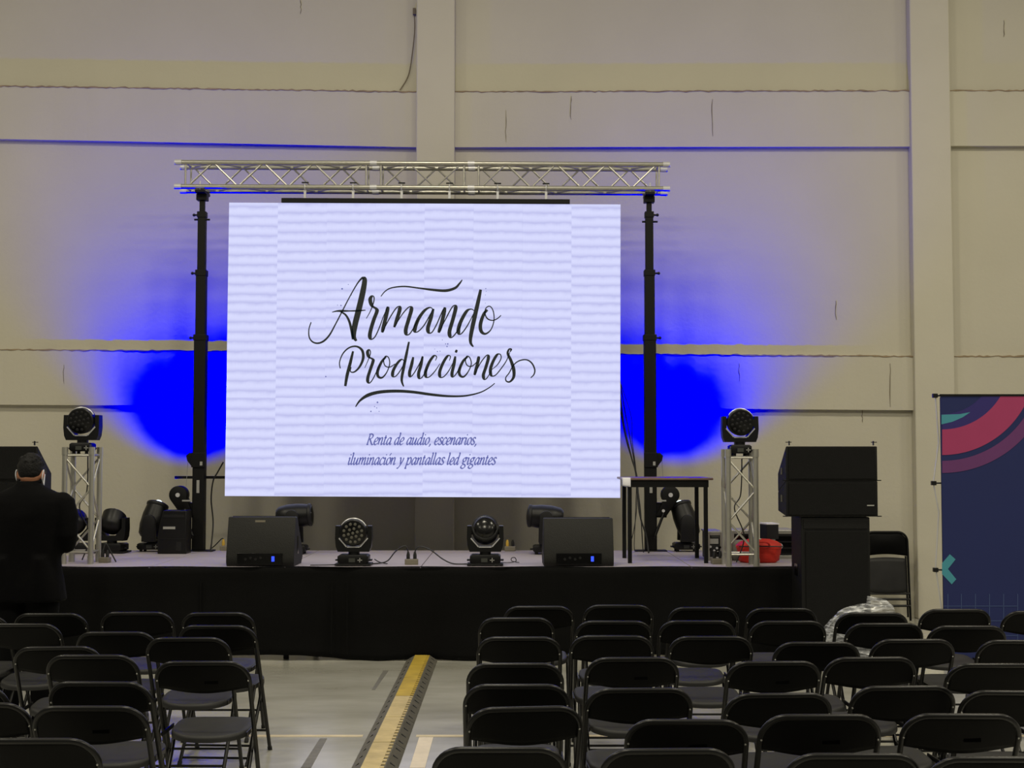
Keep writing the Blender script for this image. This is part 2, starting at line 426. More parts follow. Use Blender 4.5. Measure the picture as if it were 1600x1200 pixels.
# ================================================================== TRUSS + LED SCREEN
TILT = .0048
TY = 14.42
def zigzag(m, a, b, off_a, off_b, n, r, phase=0):
    # diagonals between the two chords a->b shifted by off_a / off_b
    a, b = Vector(a), Vector(b)
    for i in range(n):
        p0 = a + (b-a)*(i/n); p1 = a + (b-a)*((i+1)/n)
        oa, ob = (off_a, off_b) if (i+phase) % 2 == 0 else (off_b, off_a)
        m.append((p0 + Vector(oa), p1 + Vector(ob)))
tr_c = P(661, 278, TY)
truss = thing('box_truss', 'long aluminium box truss spanning above the big screen', 'truss', tr_c)
truss.rotation_euler = (0, TILT, 0)
hs = .125
segs = [(-2.5, -.5), (-.5, .5), (.5, 2.5)]
for a, b in segs:
    for sy in (-1, 1):
        for sz in (-1, 1):
            MB().tube([(a+.004, sy*hs, sz*hs), (b-.004, sy*hs, sz*hs)], .025, 12).build('chord', 'alu', truss)
    L = b-a; n = int(round(L/.25))
    d = []
    for sy, ph in ((-1, 0), (1, 1)):
        zigzag(d, (a+.1, sy*hs, 0), (b-.1, sy*hs, 0), (0,0,-hs), (0,0,hs), n-1, 0, ph)
    for sz, ph in ((-1, 0), (1, 1)):
        zigzag(d, (a+.1, 0, sz*hs), (b-.1, 0, sz*hs), (0,-hs,0), (0,hs,0), n-1, 0, ph)
    for x in (a+.075, b-.075):
        for sy in (-1, 1): d.append((Vector((x, sy*hs, -hs)), Vector((x, sy*hs, hs))))
        for sz in (-1, 1): d.append((Vector((x, -hs, sz*hs)), Vector((x, hs, sz*hs))))
    for p, q in d: MB().tube([p, q], .0095, 8).build('brace', 'alu', truss)
for x in (-2.5, -.5, .5, 2.5):
    for sy in (-1, 1):
        for sz in (-1, 1):
            MB().tube([(x-.035, sy*hs, sz*hs), (x+.035, sy*hs, sz*hs)], .029, 12).build('coupler', 'silver', truss)

SCY = 14.28
s_bl = P(352, 776.5, SCY); s_tr = P(966.5, 318, SCY)
scx = (s_bl.x + s_tr.x)/2; SW = 4.0; SH = s_tr.z - s_bl.z
screen = thing('led_screen', 'giant lit LED video wall showing black script lettering', 'screen', (scx, SCY, s_bl.z))
screen.rotation_euler = (0, TILT, 0)
phs = [0.0, .62, .55, .50, .28, .45, .52, .95]
pnw, pnh = SW/8, SH/3
me_p = me_f = None
for i in range(8):
    for j in range(3):
        lx, lz = -SW/2 + (i+.5)*pnw, j*pnh
        if me_p is None:
            o = MB().box((-pnw/2+.0002, .003, .0002), (pnw/2-.0002, .075, pnh-.0002)).build('panel', 'black_plastic', screen, smooth=0); me_p = o.data
        else:
            o = bpy.data.objects.new('panel', me_p); COL.objects.link(o); o.parent = screen
        o.location = (lx, 0, lz)
        if me_f is None:
            f_ = MB().box((-pnw/2+.0001, 0, .0001), (pnw/2-.0001, .003, pnh-.0001)).build('lit_face', 'led_face', o, smooth=0); me_f = f_.data
        else:
            f_ = bpy.data.objects.new('lit_face', me_f); COL.objects.link(f_); f_.parent = o
        f_['phase'] = phs[i] + j*.13
# hanging bar and clamps
hb = MB().box((X(434, SCY)-scx, .0, SH+.004), (X(889, SCY)-scx, .07, SH+.052)).build('hanging_bar', 'black_metal', screen, smooth=0, bevel=.004)
zc = tr_c.z - hs - s_bl.z
for px in (471, 547, 623.5, 699, 775, 851.5):
    x = X(px, SCY) - scx
    yc = TY - hs - SCY
    c = MB()
    c.tube([(x, yc + .034*math.cos(t), zc + .034*math.sin(t)) for t in [PI*2*k/14 for k in range(14)]], .007, 6, closed=True)
    c.box((x-.012, yc-.012, SH+.052), (x+.012, yc+.012, zc-.030))
    cl = c.build('truss_clamp', 'silver', screen)
    MB().box((x-.035, yc-.008, zc+.04), (x+.035, yc+.008, zc+.052)).build('wing_bolt', 'black_metal', cl)

# lettering on the screen -------------------------------------------------
def cr(cx, cy):                # traced sheet coordinates -> screen plane
    px = 460 + cx/3.53; py = 410 + cy/3.53
    p = P(px, py, SCY)
    return Vector((p.x - scx, p.z - s_bl.z + TILT*(p.x-scx)))
U = 1/3.53/154.06              # one traced unit in metres
def nib(dx, dy, t):
    a = math.atan2(-dy, dx); return 3.2 + 6.2*abs(math.sin(a - math.radians(38)))
def ribbon(m, pts, wfn, y=-.0045, sub=10):
    pp = spline([(x, y_, 0) for x, y_ in pts], sub)
    pts2 = [(p.x, p.y) for p in pp]; n = len(pts2); ws = []
    for i in range(n):
        a = pts2[max(i-1, 0)]; b = pts2[min(i+1, n-1)]
        dx, dy = b[0]-a[0], b[1]-a[1]; L = math.hypot(dx, dy) or 1
        ws.append(wfn(dx/L, dy/L, i/(n-1))*(1.22 if wfn is not nib else 1.0))
    for _ in range(3): ws = [(ws[max(i-1, 0)] + 2*ws[i] + ws[min(i+1, n-1)])/4 for i in range(n)]
    vs = []
    for i in range(n):
        a = pts2[max(i-1, 0)]; b = pts2[min(i+1, n-1)]
        dx, dy = b[0]-a[0], b[1]-a[1]; L = math.hypot(dx, dy) or 1
        nx_, ny_ = -dy/L*ws[i]/2, dx/L*ws[i]/2
        for sgn in (1, -1):
            q = cr(pts2[i][0]+sgn*nx_, pts2[i][1]+sgn*ny_); vs.append((q.x, y, q.y))
    m.add(vs, [(2*i, 2*i+1, 2*i+3, 2*i+2) for i in range(n-1)])
def pen(thin, thick, ends=.55):
    def f(dx, dy, t):
        k = max(0.0, dy) ** 1.6
        e = min(1, ends + (1-ends)*min(t, 1-t)*8)
        return (thin + (thick-thin)*k)*e
    return f
def wlist(ws):
    def f(dx, dy, t):
        x = t*(len(ws)-1); i = min(int(x), len(ws)-2); return ws[i] + (ws[i+1]-ws[i])*(x-i)
    return f
big = pen(5.5, 18); mid = pen(5, 15)
word1 = [
 ([(88,330),(76,370),(78,412),(96,438),(125,446),(158,434),(190,400),(222,342),(258,272),(300,190),(340,120),(366,88),(378,86)], wlist([5,5,6,7,8,9,8,6,6,5,6,9,12])),
 ([(374,86),(382,100),(372,165),(350,262),(330,345),(324,405),(338,434)], wlist([16,22,26,27,26,20,9])),
 ([(250,272),(278,290),(298,325),(310,370),(320,425)], wlist([6,9,11,12,12])),
 ([(203,275),(228,269),(256,268),(300,268),(345,267),(388,264)], wlist([3,7,11,6,8,4])),
 ([(392,310),(415,268),(432,220),(434,193),(424,186),(413,205),(422,238),(446,256),(450,272),(434,315),(417,372),(412,408),(422,424),(442,408),(465,358),(486,300),(510,245)], big),
 ([(512,244),(504,285),(492,335),(480,387)], big),
 ([(480,387),(515,318),(552,258),(572,244),(576,262),(562,310),(546,358)], big),
 ([(546,358),(588,290),(620,252),(636,246),(640,264),(624,320),(610,372),(615,398),(632,394),(658,354),(682,308)], big),
 ([(762,264),(745,249),(715,264),(682,308),(662,358),(662,382),(680,380),(712,345),(745,287),(762,256)], big),
 ([(762,256),(748,308),(732,362),(738,388),(756,384),(782,338),(812,268),(826,248)], big),
 ([(826,248),(816,300),(805,345),(791,388)], big),
 ([(791,388),(825,322),(860,255),(878,238),(884,256),(868,320),(851,382),(857,412),(872,408),(897,375),(918,338)], big),
 ([(988,268),(970,258),(945,270),(914,325),(900,372),(906,395),(922,388),(952,345),(985,280)], big),
 ([(1022,150),(1008,218),(988,308),(970,398),(968,442),(983,466)], wlist([12,18,20,18,13,6])),
 ([(1060,262),(1040,285),(1022,340),(1026,380),(1050,394),(1080,370),(1096,320),(1092,270),(1074,243),(1052,252),(1047,285),(1062,312),(1090,320),(1115,310),(1135,292)], wlist([10,14,17,16,9,5,5,5,5,5,6,6,5,5,4])),
 ([(472,188),(495,160),(530,141),(600,133),(680,142),(760,152),(830,156),(880,142),(905,117),(920,96)], wlist([4,5,6,7,7,11,13,12,9,4])),
]
word2 = [
 ([(250,585),(246,550),(265,502),(300,470),(340,464),(370,486),(376,528),(357,575),(328,604),(306,602),(310,578)], wlist([5,5,6,7,8,12,13,10,7,5,4])),
 ([(320,490),(306,550),(288,622),(278,683)], wlist([9,14,15,11])),
 ([(385,582),(405,535),(416,500),(410,482),(400,494),(406,520),(428,534),(430,548),(416,590),(403,632),(402,656),(413,665),(432,640),(450,602),(468,562)], mid),
 ([(502,520),(477,550),(456,600),(460,630),(482,635),(507,605),(522,560),(516,526),(499,518),(489,542),(497,570),(522,578),(552,560)], wlist([8,12,14,12,8,5,5,5,5,5,5,5,4])),
 ([(606,548),(588,535),(562,560),(541,600),(540,627),(556,628),(582,595),(608,545)], mid),
 ([(628,438),(614,508),(598,588),(589,648),(600,685)], wlist([8,13,14,12,5])),
 ([(652,522),(643,565),(632,608),(637,631),(656,612),(686,560),(704,518)], mid),
 ([(704,518),(694,568),(682,612),(686,639),(701,634),(722,600),(740,568)], mid),
 ([(774,542),(781,522),(767,515),(742,548),(721,600),(723,631),(742,631),(772,600),(800,558)], mid),
 ([(851,542),(857,520),(843,515),(820,548),(799,600),(801,631),(820,631),(847,600),(872,552)], mid),
 ([(884,518),(876,565),(866,612),(871,632),(889,615),(912,575)], mid),
 ([(892,482),(889,490),(886,498)], wlist([8,12,9])),
 ([(952,520),(927,545),(906,595),(911,624),(932,630),(957,600),(972,560),(964,526),(947,518),(940,545),(952,570),(977,572),(1004,548)], wlist([8,12,14,12,8,5,5,5,5,5,5,5,4])),
 ([(1014,518),(1006,560),(990,622)], mid),
 ([(990,622),(1020,560),(1048,521),(1062,512),(1066,530),(1052,580),(1039,622),(1046,645),(1061,635),(1087,590)], mid),
 ([(1087,590),(1116,565),(1136,530),(1132,508),(1115,509),(1093,545),(1078,590),(1083,624),(1106,622),(1141,580),(1167,540),(1186,492)], mid),
 ([(1186,492),(1193,480),(1180,480),(1173,503),(1190,540),(1206,590),(1206,632),(1186,658),(1166,655),(1163,635),(1181,610),(1206,566),(1236,543),(1275,537),(1305,555),(1322,590),(1318,618),(1300,637)], wlist([6,7,8,11,14,16,13,8,6,5,5,5,6,6,7,7,6,4])),
]
swash = [([(335,797),(360,762),(405,732),(470,715),(560,710),(650,715),(760,730),(850,738),(940,736),(1020,718),(1070,692),(1102,667)], wlist([4,10,16,15,14,13,12,10,8,6,5,4]))]
for nm, ws in (('script_lettering', word1), ('script_lettering', word2), ('swash', swash)):
    m = MB()
    for pts, wf in ws: ribbon(m, pts, wf)
    m.build(nm, 'ink', screen, smooth=0)
m = MB()
for (x, y, r) in [(258,146,5),(292,122,2.5),(252,238,4),(233,236,2.5),(310,180,2),(830,450,3),(842,450,4),(838,464,4),(812,428,2.5),(785,492,3),(770,478,2),(800,490,2.5),(456,772,5),(440,795,3),(420,822,4),(452,803,3),(465,822,2.5),(1050,145,3),(1048,180,2),(1048,225,2),(170,630,4),(1053,160,2)]:
    vs = [cr(x + r*math.cos(a), y + r*math.sin(a)) for a in [PI*2*k/8 for k in range(8)]]
    m.add([(q.x, -.0045, q.y) for q in vs], [tuple(range(8))])
m.build('ink_dots', 'ink_thin', screen, smooth=0)
# slanted serif small print: a little stroke alphabet, x-height 1
GL = {
 'a': (.74, [[(.56,.86),(.42,1),(.2,.86),(.04,.4),(.1,.04),(.26,.04),(.5,.45)], [(.6,1),(.52,.4),(.5,.1),(.58,0),(.72,.16)]]),
 'c': (.58, [[(.5,.8),(.46,.98),(.3,1),(.1,.7),(.03,.3),(.14,.02),(.32,0),(.52,.2)]]),
 'd': (.76, [[(.56,.86),(.42,1),(.2,.86),(.04,.4),(.1,.04),(.26,.04),(.5,.45)], [(.5,1.62),(.64,1.66),(.56,.9),(.5,.3),(.5,.06),(.6,0),(.74,.16)]]),
 'e': (.6, [[(.08,.42),(.34,.5),(.5,.72),(.46,.96),(.3,1),(.1,.7),(.03,.3),(.14,.02),(.32,0),(.54,.2)]]),
 'g': (.72, [[(.62,.98),(.4,1),(.16,.86),(.1,.56),(.26,.4),(.46,.56),(.5,.84),(.36,1)], [(.22,.4),(.08,.2),(.26,.06),(.5,-.08),(.5,-.36),(.24,-.56),(-.04,-.44),(.0,-.2),(.2,.04)], [(.5,.96),(.72,1)]]),
 'i': (.38, [[(.02,.84),(.16,1),(.1,.4),(.1,.08),(.2,0),(.34,.18)], [(.18,1.34),(.21,1.42),(.25,1.5)]]),
 'l': (.38, [[(.04,1.6),(.18,1.66),(.12,.8),(.08,.2),(.14,0),(.32,.18)]]),
 'm': (1.12, [[(.0,.84),(.14,1),(.1,.5),(.06,0)], [(.08,.4),(.3,.9),(.44,1),(.5,.84),(.44,0)], [(.46,.4),(.68,.9),(.82,1),(.88,.84),(.82,.1),(.9,0),(1.06,.18)]]),
 'n': (.78, [[(.0,.84),(.14,1),(.1,.5),(.06,0)], [(.08,.4),(.3,.9),(.46,1),(.54,.84),(.48,.1),(.56,0),(.72,.18)]]),
 'o': (.64, [[(.34,1),(.14,.84),(.03,.4),(.1,.06),(.26,0),(.46,.2),(.56,.6),(.48,.94),(.34,1)]]),
 'p': (.74, [[(.0,.84),(.14,1),(.08,.3),(-.02,-.55)], [(-.14,-.55),(.14,-.55)], [(.1,.5),(.3,.94),(.48,1),(.6,.7),(.52,.2),(.3,0),(.1,.06)]]),
 'r': (.52, [[(.0,.84),(.14,1),(.1,.5),(.06,0)], [(.08,.4),(.24,.86),(.38,1),(.5,.92)]]),
 's': (.52, [[(.46,.84),(.4,1),(.22,1),(.12,.8),(.24,.56),(.4,.34),(.36,.08),(.18,0),(.04,.06),(.02,.2)]]),
 't': (.44, [[(.2,1.34),(.14,.8),(.08,.2),(.16,0),(.38,.18)], [(.0,.98),(.36,1)]]),
 'u': (.78, [[(.0,.84),(.14,1),(.08,.4),(.08,.08),(.2,0),(.4,.3),(.54,.8)], [(.58,1),(.5,.4),(.5,.08),(.6,0),(.74,.18)]]),
 'y': (.68, [[(.02,.9),(.16,1),(.22,.5),(.26,.02)], [(.6,1),(.5,.5),(.2,-.2),(-.02,-.54),(-.14,-.46)]]),
 'R': (.98, [[(.22,1.5),(.14,.8),(.06,0)], [(-.06,0),(.22,.02)], [(.06,1.5),(.4,1.54),(.66,1.36),(.58,.98),(.2,.8)], [(.32,.8),(.56,.3),(.74,.0),(.94,.06)]]),
 ',': (.32, [[(.1,.1),(.16,-.02),(.02,-.3)]]),
 ' ': (.42, []),
 'ó': (.64, [[(.34,1),(.14,.84),(.03,.4),(.1,.06),(.26,0),(.46,.2),(.56,.6),(.48,.94),(.34,1)], [(.3,1.3),(.5,1.66)]]),
}
def line_of_text(txt, x0, x1, base, xh):
    tot = sum(GL[c][0] for c in txt); k = (x1-x0)/tot/1.0; x = x0; m = MB()
    for c in txt:
        adv, sts = GL[c]
        for st in sts:
            ribbon(m, [(x + px_*k + (py_*xh*.20), base - py_*xh) for px_, py_ in st], nib, sub=5)
        x += adv*k
    m.build('small_print', 'ink_thin', screen, smooth=0)
line_of_text('Renta de audio, escenarios,', 398, 1005, 1005, 38)
line_of_text('iluminación y pantallas led gigantes', 293, 1108, 1115, 38)

# ================================================================== LIFTING TOWERS
def lifter(px, side, label):
    x = X(px, TY)
    t = thing('lifting_tower', label, 'lift tower', (x, TY, SZ), 0, 'crank lifting towers carrying the truss')
    zt = tr_c.z - hs - .025 - (x - tr_c.x)*TILT - SZ
    lv = [0, Z(525, TY)-SZ, Z(424, TY)-SZ, Z(333, TY)-SZ, zt - .10]
    for k, (a, b, hw) in enumerate(zip(lv[:-1], lv[1:], (.060, .050, .040, .026))):
        MB().box((-hw, -hw, a + (.012 if k == 0 else 0)), (hw, hw, b)).build('mast_section', 'black_metal', t, smooth=0, bevel=.006)
    for k, hw in ((1, .066), (2, .056), (3, .046)):
        c = MB().box((-hw, -hw, lv[k]-.05), (hw, hw, lv[k]+.012)).build('collar', 'black_metal', t, smooth=0, bevel=.005)
        MB().tube([(side*hw, 0, lv[k]-.02), (side*(hw+.035), 0, lv[k]-.02)], .010, 8).ball((side*(hw+.04), 0, lv[k]-.02), .016, 8, 6).build('knob', 'black_plastic', c)
    hd = MB().box((-.055, -.05, zt-.10), (.055, .05, zt-.035)).box((-.05, -.14, zt-.036), (.05, .14, zt-.005)).build('head_fork', 'black_metal', t, smooth=0, bevel=.006)
    MB().tube([(0, -.125, zt-.006), (0, -.125, zt+.085)], .008, 6).build('pin', 'silver', hd)
    MB().tube([(-.075, -.03, lv[4]-.20), (.085, -.03, lv[4]-.20)], .010, 8).build('locking_pin', 'black_metal', t)
    # pulley block part way up
    zp = Z(718, TY) - SZ
    pb = MB().prism([(side*.055, zp+.05), (side*.09, zp+.07), (side*.125, zp+.04), (side*.115, zp-.01), (side*.07, zp-.07), (side*.055, zp-.08)], 'y', -.06, .05).build('pulley_block', 'black_metal', t, smooth=0, bevel=.004)
    MB().box((-.07, -.075, zp-.08), (.07, -.058, zp+.07)).build('bracket', 'black_metal', pb, smooth=0, bevel=.004)
    MB().box((.02, -.079, zp-.06), (.045, -.0745, zp-.02)).build('bracket_label', 'label_grey', pb, smooth=0)
    # winch: drum in a teardrop housing, crank and rope
    zw = Z(773, TY) - SZ; cx = side*.195
    out = [(cx + .092*math.cos(a), zw + .092*math.sin(a)) for a in [math.radians(d) for d in range(-20, 221, 16)]]
    out = out[::1] + [(side*.10 + -.055, zw-.21), (side*.10 + .055, zw-.21)] if True else out
    wn = MB().prism(out, 'y', -.10, .03).build('winch', 'black_metal', t, bevel=.006)
    MB().lathe([(.022, -.112), (.022, -.10)], 14, tr(cx, 0, zw)).build('hub', 'silver', wn)
    MB().lathe([(.016, -.112), (.016, -.10)], 12, tr(side*.12, 0, zw-.16)).build('bolt', 'silver', wn)
    MB().box((side*.105-.045, -.106, zw-.065), (side*.105+.045, -.099, zw-.05)).build('plate', 'label_grey', wn, smooth=0)
    MB().box((min(side*.05, side*.16), -.05, zw-.23), (max(side*.05, side*.16), .04, zw-.08)).build('winch_mount', 'black_metal', wn, smooth=0)
    MB().tube([(side*.125, -.11, zw-.18), (side*.03, -.125, zw-.42)], .014, 8).tube([(side*.03, -.12, zw-.42), (side*.03, -.2, zw-.42)], .016, 8).build('crank', 'black_plastic', wn)
    MB().tube([(side*.118, 0, zp), (side*.135, 0, zw+.08)], .003, 5).build('rope', 'label_grey', t)
    # foot
    MB().box((-.16, -.09, 0), (.16, .08, .012)).build('base_plate', 'black_metal', t, smooth=0, bevel=.003)
    MB().box((-.014, -.0655, Z(770, TY)-SZ), (.014, -.0605, Z(750, TY)-SZ)).build('sticker', 'label_grey', t, smooth=0)
    if side < 0:
        zb = Z(746, TY) - SZ
        MB().box((-.27, .062, zb-.014), (.42, .09, zb+.014)).build('cross_bar', 'black_metal', t, smooth=0, bevel=.004)
    return t
lifter(312, -1, 'tall black telescopic lifting tower left of the big screen')
lifter(1016, 1, 'tall black telescopic lifting tower right of the big screen, behind the table')

# ================================================================== MOVING HEADS
def light_base(t, w_=.27, d_=.21, h_=.085, front=-1):
    b = MB().prism([(-w_/2+.02, .022), (w_/2-.02, .022), (w_/2, .035), (w_/2, h_-.012), (w_/2-.02, h_), (-w_/2+.02, h_), (-w_/2, h_-.012), (-w_/2, .035)], 'y', -d_/2, d_/2).build('base', 'black_plastic', t, bevel=.004)
    for sx in (-1, 1):
        for sy in (-1, 1):
            MB().tube([(sx*(w_/2-.035), sy*(d_/2-.03), 0), (sx*(w_/2-.035), sy*(d_/2-.03), .024)], .016, 8).build('foot', 'rubber', b)
        MB().box((min(sx*w_/2*.98, sx*(w_/2+.028)), -.03, .042), (max(sx*w_/2*.98, sx*(w_/2+.028)), .03, .056)).build('handle', 'black_plastic', b, smooth=0, bevel=.003)
    MB().box((-.035, front*d_/2-.003, .036), (.02, front*d_/2+.003, .070)).build('display', 'display', b, smooth=0)
    MB().box((.042, front*d_/2-.004, .050), (.082, front*d_/2+.003, .057)).box((.0585, front*d_/2-.004, .034), (.0655, front*d_/2+.003, .073)).build('button_pad', 'label_grey', b, smooth=0)
    return b
def wash_head(px, py, Y, label, tilt=0, rz=0, z=None, lit=False, bw=.27, group='wash moving heads', shiny=True, plain=False):
    loc = G(px, py, SZ) if z is None else Vector((X(px, Y), Y, z))
    if Y and z is None: loc = Vector((X(px, Y), Y, SZ))
    t = thing('wash_moving_head', label, 'stage light', loc, rz, group)
    light_base(t, bw, .20, .10)
    if bw > .2: MB().box((-.16, -.11, .006), (.16, .11, .022)).build('base_plate', 'black_plastic', t, smooth=0, bevel=.003)
    MB().tube([(0, 0, .098), (0, 0, .128)], .05, 16).build('pan_bearing', 'black_plastic', t)
    o = [(-.160, .352), (-.163, .24), (-.155, .165), (-.138, .124), (.138, .124), (.155, .165), (.163, .24), (.160, .352)]
    i = [(.122, .352), (.122, .248), (.055, .172), (-.055, .172), (-.122, .248), (-.122, .352)]
    MB().prism(o + i, 'y', -.055, .055).build('yoke', 'black_plastic', t, smooth=30)
    v = MB()
    for a, b in (((-.123, .248), (-.056, .172)), ((-.056, .172), (.056, .172)), ((.056, .172), (.123, .248))):
        d = Vector((b[0]-a[0], 0, b[1]-a[1])).normalized(); nrm = Vector((-d.z, 0, d.x))*.011
        a3, b3 = Vector((a[0], 0, a[1])), Vector((b[0], 0, b[1]))
        q = [a3, b3, b3-nrm, a3-nrm]
        v.add([(p.x, -.062, p.z) for p in q] + [(p.x, -.052, p.z) for p in q], [(0,1,2,3),(7,6,5,4),(0,1,5,4),(1,2,6,5),(2,3,7,6),(3,0,4,7)])
    v.build('silver_trim', 'silver', t, smooth=0)
    R = tr(0, 0, .302) @ rot('X', tilt) @ Matrix.Scale(1.06, 4)
    hd = MB().lathe([(.05, .095), (.085, .08), (.104, .045), (.110, 0), (.112, -.06), (.112, -.085), (.104, -.092)], 28, R).build('head', 'black_plastic', t)
    if shiny:
        arc = [R @ Vector((.1135*math.cos(a), -.04, .1135*math.sin(a))) for a in [math.radians(d) for d in range(28, 153, 8)]]
        MB().tube(arc, .007, 6).build('painted_rim_highlight', 'silver', hd)  # silver strip stands in for the reflection along the head's glossy top
    MB().lathe([(.101, -.086), (.101, -.094), (.06, -.100), (.01, -.102)], 28, R).build('lens_plate', 'lens', hd)
    if plain:
        MB().lathe([(.098, -.088), (.092, -.108), (.070, -.124), (.04, -.133), (.01, -.136)], 28, R).build('front_dome', 'lens', hd)
        MB().tube([R @ Vector((.045*math.cos(2*PI*k/20), -.1325, .045*math.sin(2*PI*k/20))) for k in range(20)], .0025, 6, True).build('painted_ring_reflection', 'dark_grey', hd)  # grey ring drawn in place of a reflection on the glossy dome
    m = MB()
    for ring, cnt in (() if plain else ((0, 1), (.038, 6), (.076, 12))):
        for k in range(cnt):
            a = 2*PI*k/cnt + .26
            m.lathe([(.0125, -.096), (.0125, -.1045), (.006, -.107)], 8, R @ tr(ring*math.cos(a), 0, ring*math.sin(a)))
    if m.v: lc = m.build('lens_cluster', 'led' if shiny == 2 else 'dark_grey', hd); lc['kind'] = 'stuff'
    for sx in (-1, 1):
        MB().lathe([(.03, 0), (.03, .012)], 14, tr(sx*.120, 0, .302) @ rot('Z', PI/2) @ tr(0, -.006, 0)).build('tilt_pivot', 'dark_grey', t)
    return t
wash_head(554, 884, 12.56, 'wash moving head with visible lens cups, on stage front beside left wedge monitor', .10, .0, group='wash lights at the front edge of the stage', shiny=2)
wash_head(758.5, 884, 12.56, 'wash moving head with plain dark face, on stage front beside right wedge monitor', -.42, .0, group='wash lights at the front edge of the stage', plain=True)
wash_head(177, 860, 14.15, 'dark moving head turned from view on the stage floor right of left truss tower', -.9, PI-.15, group='moving heads at the back of the stage', shiny=0)
wash_head(118, 860, 14.10, 'dark moving head on the stage floor seen through the left truss tower', -.3, PI+.2, group='moving heads at the back of the stage', shiny=0)

def beam_head(px, Y, label, lean, tilt, rz=0, lit=None, z0=SZ, hz=.31, L=.21):
    t = thing('beam_moving_head', label, 'stage light', (X(px, Y), Y, z0), rz, 'beam moving heads on the stage')
    light_base(t, .26, .22, .09)
    MB().tube([(0, 0, .088), (0, 0, .115)], .06, 16).build('pan_bearing', 'black_plastic', t)
    # yoke: two tall rounded arms, the axle along local Y (arm towards the viewer)
    for sy in (-1, 1):
        out = [(-.072, .105), (.072, .105)] + [(.066*math.cos(a), hz + .066*math.sin(a)) for a in [math.radians(d) for d in range(0, 181, 15)]]
        MB().prism(out, 'y', sy*.148-.022, sy*.148+.022).build('yoke_arm', 'dark_grey' if sy < 0 else 'black_plastic', t, bevel=.005)
    MB().box((-.05, -.126, .10), (.05, .126, .125)).build('yoke_bridge', 'black_plastic', t, smooth=0)
    R = tr(0, 0, hz) @ rot('Y', lean) @ rot('X', tilt) @ rot('X', PI/2)      # +Y of the lathe becomes up
    hd = MB().lathe([(.075, -L*.85), (.10, -L*.72), (.116, -L*.3), (.118, .05), (.106, L*.72), (.108, L*.86), (.098, L*.9)], 20, R).build('head', 'black_plastic', t)
    MB().lathe([(.092, L*.86), (.088, L*.92), (.04, L*.965), (.008, L*.98)], 20, R).build('lens', 'lens', hd)
    MB().lathe([(.106, L*.70), (.113, L*.74), (.113, L*.84), (.107, L*.88)], 20, R).build('lens_ring', 'dark_grey', hd)
    if lit:
        MB().ball((0, 0, 0), (.034, .022, .026), 12, 8, R @ tr(0, L*.97, 0)).build('lit_lens', 'hot_lens', hd)
        l = bpy.data.lights.new('blue_beam', 'SPOT')
        l.energy = lit['power']; l.spot_size = lit['size']; l.spot_blend = lit['blend']; l.shadow_soft_size = .05
        l.color = (1, 1, 1)
        l.use_nodes = True                       # negative red and green, beyond a real blue LED, take warm light off the wall
        em = l.node_tree.nodes['Emission']; rgb = l.node_tree.nodes.new('ShaderNodeCombineXYZ')
        for k in range(3): rgb.inputs[k].default_value = lit['rgb'][k]
        l.node_tree.links.new(rgb.outputs[0], em.inputs[0])
        lo = bpy.data.objects.new('blue_beam', l); COL.objects.link(lo); lo.parent = t
        p = R @ Vector((0, L*1.12, 0)); lo.location = p
        d = Vector(lit['aim']).normalized()
        lo.rotation_euler = (rot('Z', -rz) @ d.to_track_quat('-Z', 'Y').to_matrix().to_4x4()).to_euler()
    return t
BLUE = (-.14, -.125, 1.0)
ELEV = math.radians(61)
beam_head(240, 14.385, 'tilted beam moving head with lit lens standing left of black equipment case', .22, -.35, 0,
          dict(power=820, size=math.radians(92), blend=1.0, aim=(.03, math.cos(ELEV), math.sin(ELEV)), rgb=BLUE))
beam_head(1071, 14.385, 'tilted beam moving head with lit lens standing behind the table legs', -.30, -.35, 0,
          dict(power=820, size=math.radians(92), blend=1.0, aim=(.10, math.cos(ELEV), math.sin(ELEV)), rgb=BLUE))
beam_head(460, 14.0, 'beam moving head with horizontal head behind the left wedge monitor', 1.5, 0, 0, hz=.375, L=.20)
beam_head(853, 14.0, 'beam moving head with horizontal head behind the right wedge monitor', -1.5, 0, 0, hz=.365, L=.20)

# black equipment case next to the left lifting tower
cY = 14.12
ec = thing('equipment_case', 'black equipment case with pale label beside left lifting tower', 'case', (X(277, cY), cY, SZ))
MB().prism([(-.155, .0), (.13, .0), (.13, .43), (-.10, .43), (-.135, .30), (-.155, .16)], 'y', -.13, .10).build('body', 'black_plastic', ec, smooth=20, bevel=.008)
MB().box((-.10, -.136, .245), (.02, -.129, .27)).build('label_strip', 'label_grey', ec, smooth=0)
MB().box((.03, -.136, .03), (.085, -.129, .12)).build('socket_plate', 'dark_grey', ec, smooth=0)
MB().box((-.10, -.135, .36), (.11, -.129, .39)).build('vent', 'dark_grey', ec, smooth=0)
MB().box((-.13, -.135, .145), (.12, -.129, .152)).build('seam', 'dark_grey', ec, smooth=0)

